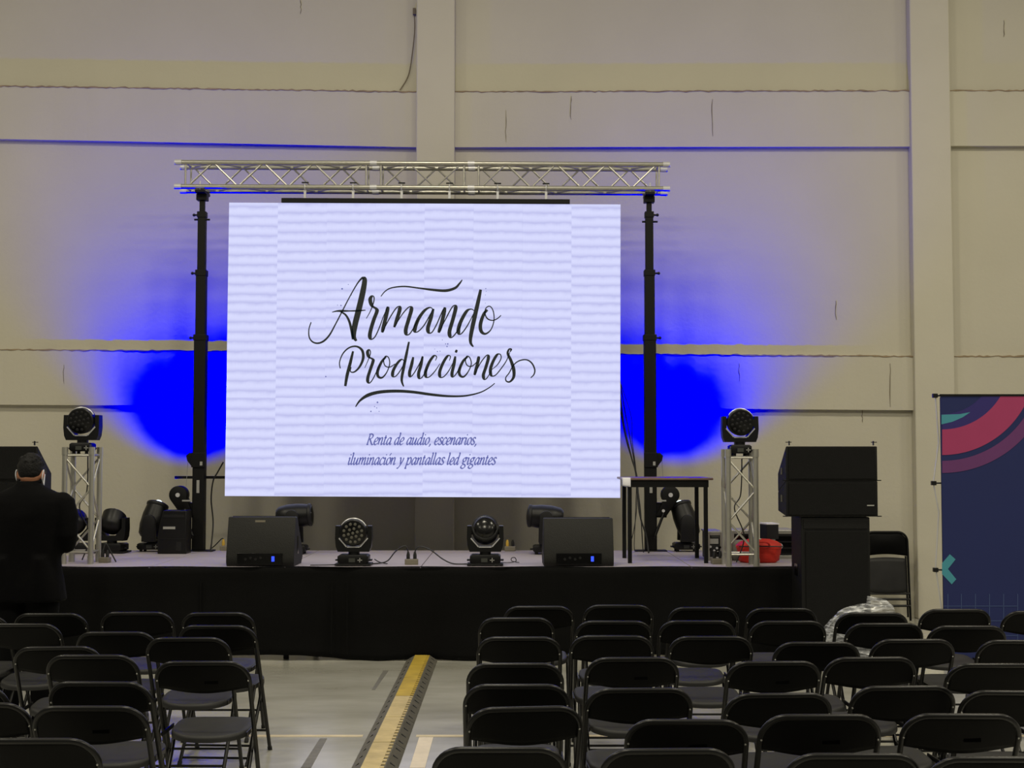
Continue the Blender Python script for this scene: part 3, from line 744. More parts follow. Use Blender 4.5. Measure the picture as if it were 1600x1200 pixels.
# ================================================================== TRUSS TOWERS
def tower(pxl, Y, label, hgt):
    c = .122
    x = X(pxl, Y) + c
    t = thing('truss_tower', label, 'truss', (x, Y + c, SZ), 0, 'short upright truss towers with a light on top')
    for sx in (-1, 1):
        for sy in (-1, 1):
            MB().tube([(sx*c, sy*c, .0), (sx*c, sy*c, hgt)], .0245, 12).build('chord', 'alu', t)
            for z in (.0, hgt-.07): MB().tube([(sx*c, sy*c, z+.0), (sx*c, sy*c, z+.07)], .0285, 12).build('coupler', 'alu', t)
    d = []; z0, z1 = .12, hgt-.09; n = 3
    for sy, ph in ((-1, 0), (1, 1)):
        zigzag(d, (0, sy*c, z0), (0, sy*c, z1), (-c,0,0) if not ph else (c,0,0), (c,0,0) if not ph else (-c,0,0), n, 0, 1)
    for sx, ph in ((-1, 1), (1, 0)):
        zigzag(d, (sx*c, 0, z0), (sx*c, 0, z1), (0,-c,0) if not ph else (0,c,0), (0,c,0) if not ph else (0,-c,0), n, 0, 0)
    for z in (.105, hgt-.075):
        for s in (-1, 1):
            d.append((Vector((-c, s*c, z)), Vector((c, s*c, z)))); d.append((Vector((s*c, -c, z)), Vector((s*c, c, z))))
    for p, q in d: MB().tube([p, q], .0095, 8).build('brace', 'alu', t)
    MB().box((-c, -.09, hgt-.066), (c, .09, hgt-.0605)).build('top_plate', 'alu', t, smooth=0)
    cab = spline([(.03, .06, hgt-.07), (.02, .08, hgt-.4), (-.04, .06, .5), (.05, .09, .25), (-.02, .1, .02)], 8)
    MB().tube(cab, .006, 6).build('cable', 'cable', t)
    return t, x, Y + c, SZ + hgt - .0605
t1, tx, ty, tz = tower(101.5, 12.72, 'aluminium truss tower on stage behind person in black suit', 1.05)
def tower_head(tx, ty, tz, label):
    t = wash_head(0, 0, 0, label, .06, 0, z=tz, bw=.185, group='wash lights on the truss towers')
    t.location = (tx, ty, tz); return t
tower_head(tx, ty, tz, 'wash moving head on top of the left truss tower')
t2, tx2, ty2, tz2 = tower(1137.5, 12.44, 'aluminium truss tower on stage between table and stacked speakers', 1.03)
tower_head(tx2, ty2, tz2, 'wash moving head on top of the right truss tower')

# ================================================================== WEDGE MONITORS
def wedge(px, Y, w_, h_, label, rz, sticker=False):
    t = thing('wedge_monitor', label, 'speaker', (X(px, Y), Y, SZ), rz, 'wedge floor monitors at the stage front')
    # side outline (y, z): the back towards the audience, the slanted grille towards the stage
    prof = [(-.17, .0), (.20, .0), (.27, .05), (.27, .12), (-.02, h_), (-.10, h_), (-.19, .09), (-.19, .03)]
    MB().prism(prof, 'x', -w_/2, w_/2).build('body', 'monitor', t, smooth=20, bevel=.008)
    MB().add([(-w_/2+.02, .275, .125), (w_/2-.02, .275, .125), (w_/2-.02, -.005, h_+.005), (-w_/2+.02, -.005, h_+.005),
              (-w_/2+.02, .262, .115), (w_/2-.02, .262, .115), (w_/2-.02, -.018, h_-.005), (-w_/2+.02, -.018, h_-.005)],
             [(0,1,2,3),(7,6,5,4),(0,1,5,4),(1,2,6,5),(2,3,7,6),(3,0,4,7)]).build('grille', 'grille', t, smooth=0)
    pn = MB().box((-.20, -.199, .018), (.20, -.186, .118)).build('connector_panel', 'lens', t, smooth=0, bevel=.003)
    MB().box((.105, -.203, .045), (.13, -.196, .09)).build('power_light', 'blue_led', pn, smooth=0)
    for k in range(4):
        MB().lathe([(.012, -.206), (.012, -.197)], 10, tr(-.125+.045*k, 0, .065 + .012*(k % 2))).build('socket', 'dark_grey', pn)
    for sx in (-1, 1):
        MB().prism([(-.03, .10), (.05, .10), (.02, .26), (-.02, .26)], 'x', min(sx*w_/2*.995, sx*(w_/2+.003)), max(sx*w_/2*.995, sx*(w_/2+.003))).build('side_handle', 'lens', t, smooth=0)
        MB().tube([(sx*(w_/2), -.1, .0), (sx*(w_/2), -.1, .0)], .001, 4) if False else None
    if sticker:
        MB().box((-.06, -.112, h_-.065), (.03, -.105, h_-.028)).build('paper_label', 'outlet', t, smooth=0)
    return t
wedge(414, 12.62, .60, .43, 'black wedge monitor with paper label, left of the wash lights on stage front', -.02, True)
wedge(902, 12.62, .615, .42, 'black wedge monitor without label, right of the wash lights on stage front', .02)

# ================================================================== TABLE
tY0, tY1 = 12.80, 13.46
tb = thing('side_table', 'small square table with black metal legs on the stage right', 'table', (X(1037, 13.13), 13.13, SZ))
th_ = Z(746.5, 12.85) - SZ
MB().box((-.41, -.36, th_-.02), (.41, .36, th_)).build('table_top', 'table_top', tb, smooth=0, bevel=.006)
MB().box((-.37, -.335, th_-.085), (.37, .335, th_-.021)).build('apron', 'black_metal', tb, smooth=0)
for sx in (-1, 1):
    for sy in (-1, 1):
        MB().box((sx*.345-.018, sy*.315-.018, 0), (sx*.345+.018, sy*.315+.018, th_-.02)).build('leg', 'black_metal', tb, smooth=0, bevel=.003)
pp = MB()
pp.sheet(lambda u, v: (-.415 + .075*u, -.366 - .012*math.sin(v*2.2), th_+.003 - .075*v - .01*u*v), 4, 6)
pp.sheet(lambda u, v: (-.415 + .075*u, -.366 + .10*v, th_+.003), 2, 2)
o = pp.build('paper_slip', 'white_paper'); o.location = tb.location
o.modifiers.new('thick', 'SOLIDIFY').thickness = .002
tag(o, 'white paper slip hanging over the corner of the side table', 'paper')

# ================================================================== CABLES AND OUTLETS ON STAGE
def cable(pts, r, label, name='cable', group='cables on the stage'):
    o = MB().tube(spline(pts, 8), r, 6).build(name, 'cable'); return tag(o, label, 'cable', group)
def outlet(px, py, label, w_=.11, yellow=False, Y=None):
    p = G(px, py, SZ)
    t = thing('outlet_box', label, 'power outlet', p, random.uniform(-.1, .1), 'power outlets on the stage')
    MB().box((-w_/2, -.04, 0), (w_/2, .04, .05)).build('body', 'outlet', t, smooth=0, bevel=.006)
    pl = 'yellow_plug' if yellow else 'cable'
    for sx in (-.25, .25):
        MB().tube([(sx*w_, 0, .05), (sx*w_, 0, .085), (sx*w_, 0, .115)], [.016, .016, .008], 8).build('plug', pl if sx < 0 else 'cable', t)
    return t
q = outlet(643, 882, 'grey outlet box with two black plugs between the front wash lights', .12).location
c0 = [(q.x-.03, q.y, q.z+.115), (q.x-.06, q.y, q.z+.165), (q.x-.14, q.y-.01, q.z+.12), (q.x-.22, q.y-.02, q.z+.03), (q.x-.34, q.y-.01, q.z+.008), (q.x-.44, q.y+.02, q.z+.008)]
cable(c0, .006, 'black cable arching left from outlet box to the left front wash light')
c1 = [(q.x+.03, q.y, q.z+.115), (q.x+.07, q.y, q.z+.16), (q.x+.17, q.y-.01, q.z+.13), (q.x+.28, q.y-.02, q.z+.05), (q.x+.38, q.y-.02, q.z+.008), (q.x+.53, q.y-.02, q.z+.008)]
cable(c1, .006, 'black cable arching right from outlet box to the right front wash light')
r_ = G(801, 880, SZ)
cable([(r_.x-.10, r_.y-.03, SZ+.008), (r_.x-.02, r_.y-.02, SZ+.008), (r_.x+.03, r_.y, SZ+.02), (r_.x+.02, r_.y, SZ+.05), (r_.x-.01, r_.y, SZ+.045), (r_.x-.005, r_.y-.01, SZ+.02), (r_.x+.06, r_.y-.03, SZ+.008)], .004, 'small curled cable end beside right front wash light')
cl_ = G(510, 884, SZ)
cable([(cl_.x-.14, cl_.y-.02, SZ+.007), (cl_.x, cl_.y, SZ+.007), (cl_.x+.10, cl_.y+.02, SZ+.010)], .005, 'thin cable lying between left wedge monitor and wash light')
cl_ = G(590, 882, SZ)
cable([(cl_.x-.03, cl_.y+.02, SZ+.045), (cl_.x+.02, cl_.y, SZ+.02), (cl_.x+.09, cl_.y-.02, SZ+.008)], .005, 'short cable end poking out right of the left front wash light')
outlet(797, 861, 'outlet box with yellow plug at stage back left of right horizontal moving head', .11, True)
o2 = outlet(354, 860, 'outlet box with yellow plug at stage back by the left wedge monitor', .13, True).location
cable([(o2.x-.03, o2.y, o2.z+.11), (o2.x-.05, o2.y, o2.z+.12), (o2.x-.12, o2.y, o2.z+.05), (o2.x-.17, o2.y, o2.z+.008)], .006, 'black cable sloping down from yellow-plug outlet by the left lifting tower')
o3 = outlet(164, 879, 'small outlet with plug and cable at foot of the left truss tower', .09, False).location
cable([(o3.x-.02, o3.y, o3.z+.11), (o3.x, o3.y+.02, o3.z+.17), (o3.x+.05, o3.y+.03, o3.z+.08), (o3.x+.10, o3.y, o3.z+.008)], .007, 'curled black cable at the foot of the left truss tower')
outlet(1121, 881, 'grey outlet box on stage edge left of the right truss tower', .11)
# cables hanging beside the screen
ya = SCY + .10
cable([P(349, 722, ya), P(340, 738, ya), P(333, 752, ya), P(330, 780, ya), P(333, 815, ya), P(331, 845, ya-.05), Vector((X(331, ya-.1), ya-.12, SZ+.007))], .008, 'black cable hanging from left screen edge down to the stage')
def hang(pts, r, label):
    cable([P(a, b, c) for a, b, c in pts] + [Vector((X(pts[-1][0], pts[-1][2]), pts[-1][2]-.05, SZ+.007))], r, label, group='cables hanging at right screen edge')
hang([(968, 605, 14.44), (974, 660, 14.42), (986, 712, 14.36), (995, 745, 14.3), (999, 800, 14.2), (1009, 835, 14.15), (1012, 852, 14.12)], .009, 'thickest black cable hanging at right edge of the screen')
hang([(968, 590, 14.46), (976, 640, 14.44), (990, 715, 14.38), (996, 760, 14.32), (1001, 800, 14.24), (1004, 850, 14.2)], .006, 'black cable hanging straight down behind the table legs')
hang([(969, 640, 14.44), (979, 690, 14.42), (993, 740, 14.36), (995, 790, 14.3), (990, 830, 14.2), (984, 852, 14.15)], .005, 'thin black cable bending left behind the table legs')
hang([(970, 600, 14.47), (986, 650, 14.47), (988, 690, 14.45), (994, 740, 14.4), (993, 800, 14.35), (991, 850, 14.3)], .004, 'thinnest loose cable looping away from right screen edge')

# ================================================================== CASES AND BAG, STAGE RIGHT
def rack(px0, px1, ytop, Y, label, depth=.4, label_plate=True, z0=SZ):
    x0, x1 = X(px0, Y), X(px1, Y); h_ = Z(ytop, Y) - z0; w_ = x1-x0
    t = thing('rack_case', label, 'case', ((x0+x1)/2, Y, z0), 0, 'rack cases on stage right')
    MB().box((-w_/2+.012, .0, .01), (w_/2-.012, depth, h_-.01)).build('body', 'case_black', t, smooth=0)
    e = .016
    for sx in (-1, 1):
        xx = sx*(w_/2-e/2)
        MB().box((xx-e, -.012, 0), (xx+e, .02, h_)).build('edge_rail', 'case_edge', t, smooth=0, bevel=.003)
    for z in (e, h_-e):
        MB().box((-w_/2+.024, -.010, z-e), (w_/2-.024, .02, z+e)).build('edge_rail', 'case_edge', t, smooth=0, bevel=.003)
    MB().box((-w_/2, .021, h_-.0095), (w_/2, depth, h_+.006)).build('lid', 'case_edge', t, smooth=0, bevel=.004)
    if label_plate:
        MB().box((-w_*.36, -.006, h_*.58), (w_*.22, .001, h_*.76)).build('plate', 'label_grey', t, smooth=0)
        MB().box((-w_*.25, -.006, h_*.80), (w_*.3, .001, h_*.87)).build('display', 'display', t, smooth=0)
        for k in range(9):
            x = random.uniform(-w_*.33, w_*.33); z = random.uniform(.06, h_*.52)
            MB().lathe([(.011, -.012), (.011, .001)], 8, tr(x, 0, z)).build('socket', random.choice(['silver', 'dark_grey', 'dark_grey']), t)
    else:
        for k in range(3):
            MB().box((-w_*.38, -.006, h_*(.2+.22*k)), (w_*.38, .001, h_*(.36+.22*k))).build('rack_unit', 'lens', t, smooth=0)
        MB().lathe([(.03, -.011), (.03, .001)], 14, tr(-w_*.44+.05, 0, h_*.45)).build('corner_latch', 'silver', t)
    return t
rack(1104, 1128, 831, 13.15, 'silver-edged rack case with sockets left of right truss tower', .42)
rack(1142, 1172, 829, 13.72, 'silver-edged rack case seen through the right truss tower', .42, False)
rack(1206, 1243, 829, 13.35, 'silver-edged rack case beside the stacked speakers, right of red bag', .45, False)
# loose looped cables in front of the first rack
kk = G(1118, 874, SZ)
cable([(kk.x-.05, kk.y-.03, SZ+.16), (kk.x-.06, kk.y-.07, SZ+.05), (kk.x, kk.y-.09, SZ+.012), (kk.x+.05, kk.y-.08, SZ+.06), (kk.x+.03, kk.y-.05, SZ+.12), (kk.x-.03, kk.y-.07, SZ+.04), (kk.x+.06, kk.y-.1, SZ+.01)], .007, 'tangled black cable in front of the socketed rack case')
# red tool bag
bp = G(1184, 879, SZ)
bag = thing('tool_bag', 'soft red tool bag on stage behind the right truss tower', 'bag', (X(1184, 12.92), 12.92, SZ))
rings = []
for k, (z, rx, ry) in enumerate([(0, .17, .10), (.02, .195, .12), (.08, .205, .13), (.135, .22, .135), (.16, .225, .14), (.18, .19, .12), (.20, .11, .07), (.205, .03, .02)]):
    rg = []
    for j in range(28):
        a = 2*PI*j/28; sq = 1/max(abs(math.cos(a)), abs(math.sin(a)))**.45
        wv = 1 + .035*math.sin(5*a+k) + .02*math.sin(11*a+2*k)
        rg.append((rx*math.cos(a)*sq*wv*.92, ry*math.sin(a)*sq*wv*.92, z + .012*math.sin(3*a+1)*(z > .1)))
    rings.append(rg)
MB().loft(rings).build('body', 'red_bag', bag, smooth=70)
MB().tube(spline([(-.08, -.13, .15), (-.05, -.16, .19), (.05, -.16, .19), (.08, -.13, .15)], 6), .010, 8).build('handle', 'red_bag', bag)
MB().tube([(-.2, -.136, .152), (0, -.148, .155), (.2, -.136, .152)], .006, 6).build('zip', 'cable', bag)
gc = MB()
rings = []
for z, r in ((0, .07), (.05, .095), (.12, .09), (.17, .06), (.19, .02)):
    rings.append([((r+.01*math.sin(5*a+z*30))*math.cos(a), (r+.01*math.sin(4*a))*math.sin(a), z) for a in [2*PI*j/18 for j in range(18)]])
g_ = gc.loft(rings).build('cloth_bundle', 'grey_cloth', smooth=80); g_.location = (X(1155, 13.12), 13.16, SZ)
tag(g_, 'bundled grey cloth left of the red tool bag', 'cloth')
lb = thing('small_box', 'small dark open-sided box on a stand above the red bag', 'box', (X(1202, 13.12), 13.14, SZ), .25)
MB().box((-.06, -.07, .20), (.06, .09, .335)).build('body', 'case_black', lb, smooth=0, bevel=.006)
MB().box((-.065, -.075, .336), (.065, .095, .347)).build('lid', 'white_paper', lb, smooth=0)
MB().tube([(0, .05, .0), (0, .05, .2)], .014, 8).build('stem', 'black_metal', lb)
MB().lathe([(.07, 0), (.07, .012)], 14, tr(0, .05, 0) @ rot('X', PI/2)).build('foot', 'black_metal', lb)
gd = MB().ball((0, 0, .12), (.10, .08, .12), 14, 10)
# ================================================================== PA STACKS
def pa(xc, Yf, side, label_sub, labels):
    sub = thing('subwoofer', label_sub, 'speaker', (xc + (.03 if side > 0 else -.03), Yf, 0), 0, 'tall subwoofers beside the stage')
    hw = .29; zt = Z(808, 11.9)
    MB().box((-hw, 0, .0), (hw, .42, zt)).build('cabinet', 'speaker', sub, smooth=0, bevel=.01)
    MB().box((-hw+.035, -.012, .06), (hw-.025, .002, zt-.115)).build('grille', 'grille', sub, smooth=0, bevel=.006)
    MB().box((-hw+.02, -.006, zt-.10), (hw-.02, .002, zt-.02)).build('top_panel', 'speaker', sub, smooth=0, bevel=.004)
    MB().box((-hw-.003, .15, zt*.6), (-hw+.002, .28, zt*.6+.10)).build('handle', 'lens', sub, smooth=0)
    # two line array boxes
    hb_ = .305; aw = .385
    profs = [[(0, .0), (.37, .035), (.37, .20), (0, hb_-.004)], [(0, .0), (.37, -.10), (.37, .06), (0, hb_-.012)]]
    zz = zt + .004
    for k in range(2):
        t = thing('line_array_box', labels[k], 'speaker', (xc, Yf - .02, zz), 0, 'line array speaker boxes')
        MB().prism(profs[k], 'x', -aw, aw).build('cabinet', 'speaker', t, smooth=20, bevel=.007)
        MB().box((-aw+.02, -.012, .015), (aw-.02, .003, hb_-.02)).build('grille', 'grille', t, smooth=0, bevel=.004)
        c = (profs[k][1][1] + profs[k][2][1])/2
        for sx in (-1, 1):
            MB().box((min(sx*aw*.996, sx*(aw+.003)), .16, c*.5+.06), (max(sx*aw*.996, sx*(aw+.003)), .23, c*.5+.12)).build('handle', 'lens', t, smooth=0)
            MB().box((min(sx*(aw-.01), sx*(aw+.03)), -.003, .0), (max(sx*(aw-.01), sx*(aw+.03)), .008, .008)).build('rigging_pin', 'black_metal', t, smooth=0)
        if k == 1:
            for sx in (-1, 1):
                MB().box((sx*(aw-.03)-.004, .0, hb_-.006), (sx*(aw-.03)+.004, .02, hb_+.03)).tube([(sx*(aw-.05), .01, hb_+.02), (sx*(aw), .01, hb_+.02)], .004, 6).build('rigging_tab', 'black_metal', t, smooth=0)
        else:
            MB().box((aw-.095, -.0155, .09), (aw-.035, -.012, .10)).build('badge', 'label_grey', t, smooth=0)
        zz += hb_ - .004 if k == 0 else 0
pa(X(1298.5, 11.9), 11.9, 1, 'tall black subwoofer standing on floor right of the stage', ['lower black line array box on the right subwoofer', 'upper black line array box on the right stack by the wall'])
pa(X(60, 11.9)-.385, 11.9, -1, 'tall black subwoofer standing on floor left of the stage, behind person', ['lower black line array box left of the stage, behind person', 'upper black line array box left of the stage, above head level of person'])

# ================================================================== BANNER
BY = 11.9
bx0 = X(1471, BY); bz1 = Z(617, BY); BW = 3.0
ban = thing('popup_banner', 'navy pop-up banner with pink arcs and teal chevron', 'banner', (bx0, BY, 0), .0)
MB().box((0, 0, .02), (BW, .012, bz1)).build('fabric', 'banner_blue', ban, smooth=0)
def bpt(px, py): p = P(px, py, BY); return (p.x - bx0, p.z)
def flat(poly, m, name, y=-.0025):
    vs = [bpt(*p) for p in poly]; n = len(vs)
    MB().add([(v[0], y, v[1]) for v in vs] + [(v[0], .002, v[1]) for v in vs], [tuple(range(n)), tuple(range(2*n-1, n-1, -1))] + [(i, (i+1) % n, n+(i+1) % n, n+i) for i in range(n)]).build(name, m, ban, smooth=0)
def arc_band(r0, r1, m, y=-.0025):
    cx, cy = 1472, 565; ytop = 618.5
    def pts(r):
        a0 = math.asin(min(1, (ytop-cy)/r)); return [(cx + r*math.cos(a0+(PI/2-a0)*k/28), cy + r*math.sin(a0+(PI/2-a0)*k/28)) for k in range(29)]
    i, o = pts(r0), pts(r1)
    mm = MB(); A = [bpt(*p) for p in i]; B = [bpt(*p) for p in o]; n = len(A)
    mm.add([(a[0], y, a[1]) for a in A] + [(b[0], y, b[1]) for b in B], [(k, k+1, n+k+1, n+k) for k in range(n-1)])
    mm.build('printed_arc', m, ban, smooth=0)
arc_band(82, 106, 'banner_indigo'); arc_band(106, 146, 'banner_pink'); arc_band(155, 174, 'banner_purple')
flat([(1471, 648), (1500, 647), (1516, 644), (1504, 652), (1488, 659), (1471, 663)], 'banner_teal', 'printed_leaf', -.003)
flat([(1484, 866), (1493, 874), (1481, 889), (1494, 905), (1487, 913), (1472, 897), (1472, 880)], 'banner_teal', 'printed_chevron')
for x in (1481, 1502, 1524, 1546, 1568, 1590): flat([(x-.4, 928), (x+.4, 928), (x+.4, 1000), (x-.4, 1000)], 'banner_line', 'printed_line')
for y in (947, 970, 993): flat([(1474, y-.4), (1590, y-.4), (1590, y+.4), (1474, y+.4)], 'banner_line', 'printed_line')
MB().box((-.004, -.006, bz1-.012), (BW, .016, bz1+.006)).build('top_rail', 'black_metal', ban, smooth=0)
cl = [(1463, 618), (1461, 755), (1464, 891)]
pts_ = []
for px, py in cl:
    x, z = bpt(px, py)
    h_ = MB().box((x-.02, .02, z-.018), (x+.02, .06, z+.018)).tube([(x+.015, .04, z), (x+.06, .03, z)], .008, 6).build('connector', 'black_plastic', ban, smooth=0, bevel=.003)
for a, b in (((1464, 620), (1469, 690)), ((1469, 690), (1461, 752)), ((1461, 757), (1469, 800)), ((1469, 800), (1464, 888)), ((1465, 893), (1473, 950)), ((1473, 950), (1470, 1036))):
    p, q_ = bpt(*a), bpt(*b)
    MB().tube([(p[0], .04, p[1]), (q_[0], .04, q_[1])], .006, 6).build('frame_rod', 'silver', ban)
for x in (.02, 1.0, 2.0, 2.97):
    MB().box((x-.012, .012, 0), (x+.012, .05, bz1-.02)).build('frame_post', 'dark_grey', ban, smooth=0)
    MB().box((x-.04, -.12, 0), (x+.04, .25, .015)).build('foot', 'dark_grey', ban, smooth=0)

# ================================================================== CABLE RAMP
rx0, rx1 = -.915, -.650; rl0, rl1 = -.842, -.723; rh = .05
yb = [12.33, 11.90, 11.08, 10.26, 9.44, 8.62, 7.80, 6.98]
rampo = thing('cable_ramp', 'rubber cable ramp with yellow lid crossing the floor to the stage', 'cable ramp', (0, 0, 0))
for i in range(len(yb)-1):
    y1, y0 = yb[i]-.004, yb[i+1]+.004
    md = MB().prism([(rx0, 0), (rx1, 0), (rx1, .006), (rl1+.012, rh-.004), (rl0-.006, rh-.004), (rx0, .006)], 'y', y0, y1).build('ramp_segment', 'ramp', rampo, smooth=0)
    MB().box((rl0, y0+.004, rh-.006), (rl1-.012, y1-.004, rh+.002)).build('lid', 'yellow_lid' if i < 3 else 'worn_lid', md, smooth=0, bevel=.002)
    n = max(2, int((y1-y0)/.082)); hm = MB(); gm = MB()
    for k in range(n):
        yy = y0 + (k+.5)*(y1-y0)/n
        hm.box((rl1-.0118, yy-.022, rh-.006), (rl1+.010, yy+.018, rh+.0025))
    hm.build('hinge_teeth', 'yellow_lid' if i < 3 else 'worn_lid', md, smooth=0)['kind'] = 'stuff'
    for k in range(int((y1-y0)/.2)):
        yy = y0 + .1 + k*.2
        for xa, za, xb, zb in ((rl1+.03, rh-.008, rl1+.058, .020), (rl0-.03, rh-.012, rl0-.058, .012)):
            gm.add([(xa, yy-.008, za), (xa, yy+.008, za), (xb, yy+.008, zb), (xb, yy-.008, zb), (xa, yy-.008, za-.01), (xa, yy+.008, za-.01), (xb, yy+.008, zb-.01), (xb, yy-.008, zb-.01)],
                   [(0,1,2,3),(7,6,5,4),(0,1,5,4),(1,2,6,5),(2,3,7,6),(3,0,4,7)])
    if gm.v: gm.build('slots', 'rubber', md, smooth=0)['kind'] = 'stuff'
    rb = MB()
    for k in range(int((y1-y0)/.02)):
        yy = y0 + k*.02
        rb.add([(rl1+.016, yy, rh-.004), (rl1+.016, yy+.009, rh-.004), (rx1, yy+.009, .0085), (rx1, yy, .0085), (rl1+.016, yy, rh-.012), (rl1+.016, yy+.009, rh-.012), (rx1, yy+.009, .001), (rx1, yy, .001)],
               [(0,1,2,3),(7,6,5,4),(0,1,5,4),(1,2,6,5),(2,3,7,6),(3,0,4,7)])
    rb_ = rb.build('ribs', 'ramp', md, smooth=0); rb_['kind'] = 'stuff'

# ================================================================== FOLDING CHAIRS
CH = .80; CW = .47; LY = -.22      # top height, width, how far the top leans back
def chair_proto():
    t = thing('folding_chair', 'x', 'chair')
    r = .0115; hw = CW/2 - r; R = .092
    sl = lambda z: LY + (CH-z)*(.43/CH)            # frame runs from the top back to the front feet
    arc = []
    for k in range(0, 9):
        a = PI - (PI/2)*k/8; arc.append((-hw+R + R*math.cos(a), CH-r-R + R*math.sin(a)))
    for k in range(0, 9):
        a = PI/2 - (PI/2)*k/8; arc.append((hw-R + R*math.cos(a), CH-r-R + R*math.sin(a)))
    path = [(-hw, .012), (-hw, .3), (-hw, .55)] + arc + [(hw, .55), (hw, .3), (hw, .012)]
    MB().tube([(x, sl(z), z) for x, z in path], r, 10).build('frame', 'chair_tube', t, smooth=60)
    # backrest: pressed steel panel with bowed lower edge, curved in plan
    def back(u, v):
        x = -hw*.985 + 2*hw*.985*u
        zlow = .668 - .028*math.sin(PI*u)**1.2
        dx = abs(x) - (hw-R)
        ztop = CH - r - (R - math.sqrt(max(0, R*R - max(0, dx)**2)) if dx > 0 else 0)
        ztop = max(ztop, zlow+.02)
        z = zlow + (ztop - zlow)*v
        y = sl(z) - .002 - .016*math.sin(PI*u) * (1-v)**.8
        return (x, y, z)
    b = MB().sheet(back, 24, 8).build('backrest', 'chair_black', t, smooth=80)
    b.modifiers.new('thick', 'SOLIDIFY').thickness = .005
    lip = MB().tube([(lambda p: (p[0], p[1], p[2]))(back(k/24, 0)) for k in range(25)], .0055, 6).build('rolled_edge', 'chair_black', b, smooth=60)
    for sx in (-1, 1):
        z = .70
        MB().ball((sx*(hw-.004), sl(z)-.0125, z), .0045, 8, 6).build('rivet', 'rivet', b)
    # seat: dished steel pan with rounded rear edge
    sw, y0, y1, zs = .195, -.14, .245, .435
    def outline(a):
        c, s_ = math.cos(a), math.sin(a)
        e = 2/2.25 if s_ < 0 else 2/5.0
        return (sw*math.copysign(abs(c)**e, c), (y0+y1)/2 + (y1-y0)/2*math.copysign(abs(s_)**e, s_))
    rings = []
    for k, (f, dz) in enumerate(((1, -.026), (1.005, -.010), (.985, .002), (.93, .005), (.75, -.002), (.45, -.006), (.1, -.007))):
        rg = []
        for j in range(36):
            x, y = outline(2*PI*j/36); yc = (y0+y1)/2
            yy = yc + (y-yc)*f; rg.append((x*f, yy, zs + dz + .03*(yy-yc)/.4 ))
        rings.append(rg)
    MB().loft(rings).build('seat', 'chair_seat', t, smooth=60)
    # rear legs, from under the seat front down to the back feet
    hr = hw - .026
    for sx in (-1, 1):
        MB().tube([(sx*hr, .115, .425), (sx*hr, .05, .33), (sx*hr, -.245, .012)], .0105, 8).build('rear_leg', 'chair_tube', t, smooth=60)
        MB().tube([(sx*hr, -.237, .02), (sx*hr, -.254, .0)], .0135, 8).build('foot_cap', 'rubber', t)
        MB().tube([(sx*hw, sl(.02), .02), (sx*hw, sl(0), .0)], .0145, 8).build('foot_cap', 'rubber', t)
        MB().box((sx*(hw-.018)-.003, -.13, .425), (sx*(hw-.018)+.003, .11, .445)).build('side_hinge', 'chair_tube', t, smooth=0)
    MB().tube([(-hw, sl(.13), .13), (hw, sl(.13), .13)], .007, 8).build('cross_bar', 'chair_tube', t)
    MB().tube([(-hr, -.1655, .10), (hr, -.1655, .10)], .007, 8).build('cross_bar', 'chair_tube', t)
    MB().tube([(-hr, -.22, .04), (hr, -.22, .04)], .007, 8).build('cross_bar', 'chair_tube', t)
    return t
proto = chair_proto()
def copy_tree(o, parent=None):
    c = o.copy(); COL.objects.link(c); c.parent = parent
    for ch in list(o.children): copy_tree(ch, c)
    return c
ORD = ['', 'first', 'second', 'third', 'fourth', 'fifth', 'sixth', 'seventh']
right_rows = [
 [(787,897,947,0), (911,1022,945,0), (1042.5,1157.5,948.5,0), (1165,1280,950,0), (1307,1422,957,.02), (1436,1554,951.5,0), (1566,1684,954.5,0)],
 [(745,869,965,0), (897,1022,970,0), (1027.5,1153,969.5,0), (1169,1297,970,.02), (1320,1448,973.5,0), (1450,1577,977.5,0)],
 [(742,881,995,0), (888,1025,993,0), (1043,1181,994,0), (1209,1347.5,1003,0), (1358,1500,998.5,.03), (1528,1666,1000,-.03)],
 [(728,882,1036,0), (914,1065,1027,.05), (1136,1287,1033,.04), (1286,1440,1026.5,.05), (1480,1634,1036.5,0)],
 [(723,892,1069,0), (914,1087,1075,.06), (1131,1308,1083,.06,.98), (1328,1502,1071.5,.05), (1502,1676,1079,-.04)],
 [(728,916,1104,.12), (984,1165,1124,-.03), (1183,1386,1116,.02,1.03), (1410,1602,1115,-.02)],
 [(671,890,1167,0), (936,1156,1169.5,.04), (1228,1445,1177,.0), (1450,1673,1182,.0)],
]
left_rows = [
 [(280,398,957,0), (152,272,956,0), (17,136,958,0), (-108,12,961,0)],
 [(273,402,977,-.06), (115,243,987,0,.972), (-30,95,974,0)],
 [(222,362,996,0), (20,155,1010,.06,.97)],
 [(236,392,1033,0), (64,219,1023,0), (-148,-4,1030,0)],
 [(68,237,1065,-.04), (-155,6,1070,0)],
 [(42,232,1103,.0), (-138,48,1098,.0)],
 [(-56,154,1153.5,0)],
]
first = True
def place_chair(x0, x1, yt, yaw, label, group, sc=1.0, stick=False):
    global first
    # depth at which the top rail (z = CH) projects to row yt
    p = G((x0+x1)/2, yt, CH*sc)
    o = proto if first else copy_tree(proto); first = False
    o.rotation_euler = (0, 0, yaw)
    off = rot('Z', yaw) @ Vector((0, LY, 0))
    o.location = (p.x - off.x, p.y - off.y, 0)
    o.scale = (1, 1, sc)
    tag(o, label, 'chair', group)
    if stick:
        MB().box((.01, -.1835, .685), (.075, -.175, .712)).build('sticker', 'sticker_dark', o, smooth=0)
    return o
STICK = {('left', 5, 0), ('left', 3, 0), ('right', 3, 1), ('right', 3, 2), ('right', 5, 2), ('right', 5, 3), ('right', 5, 1)}
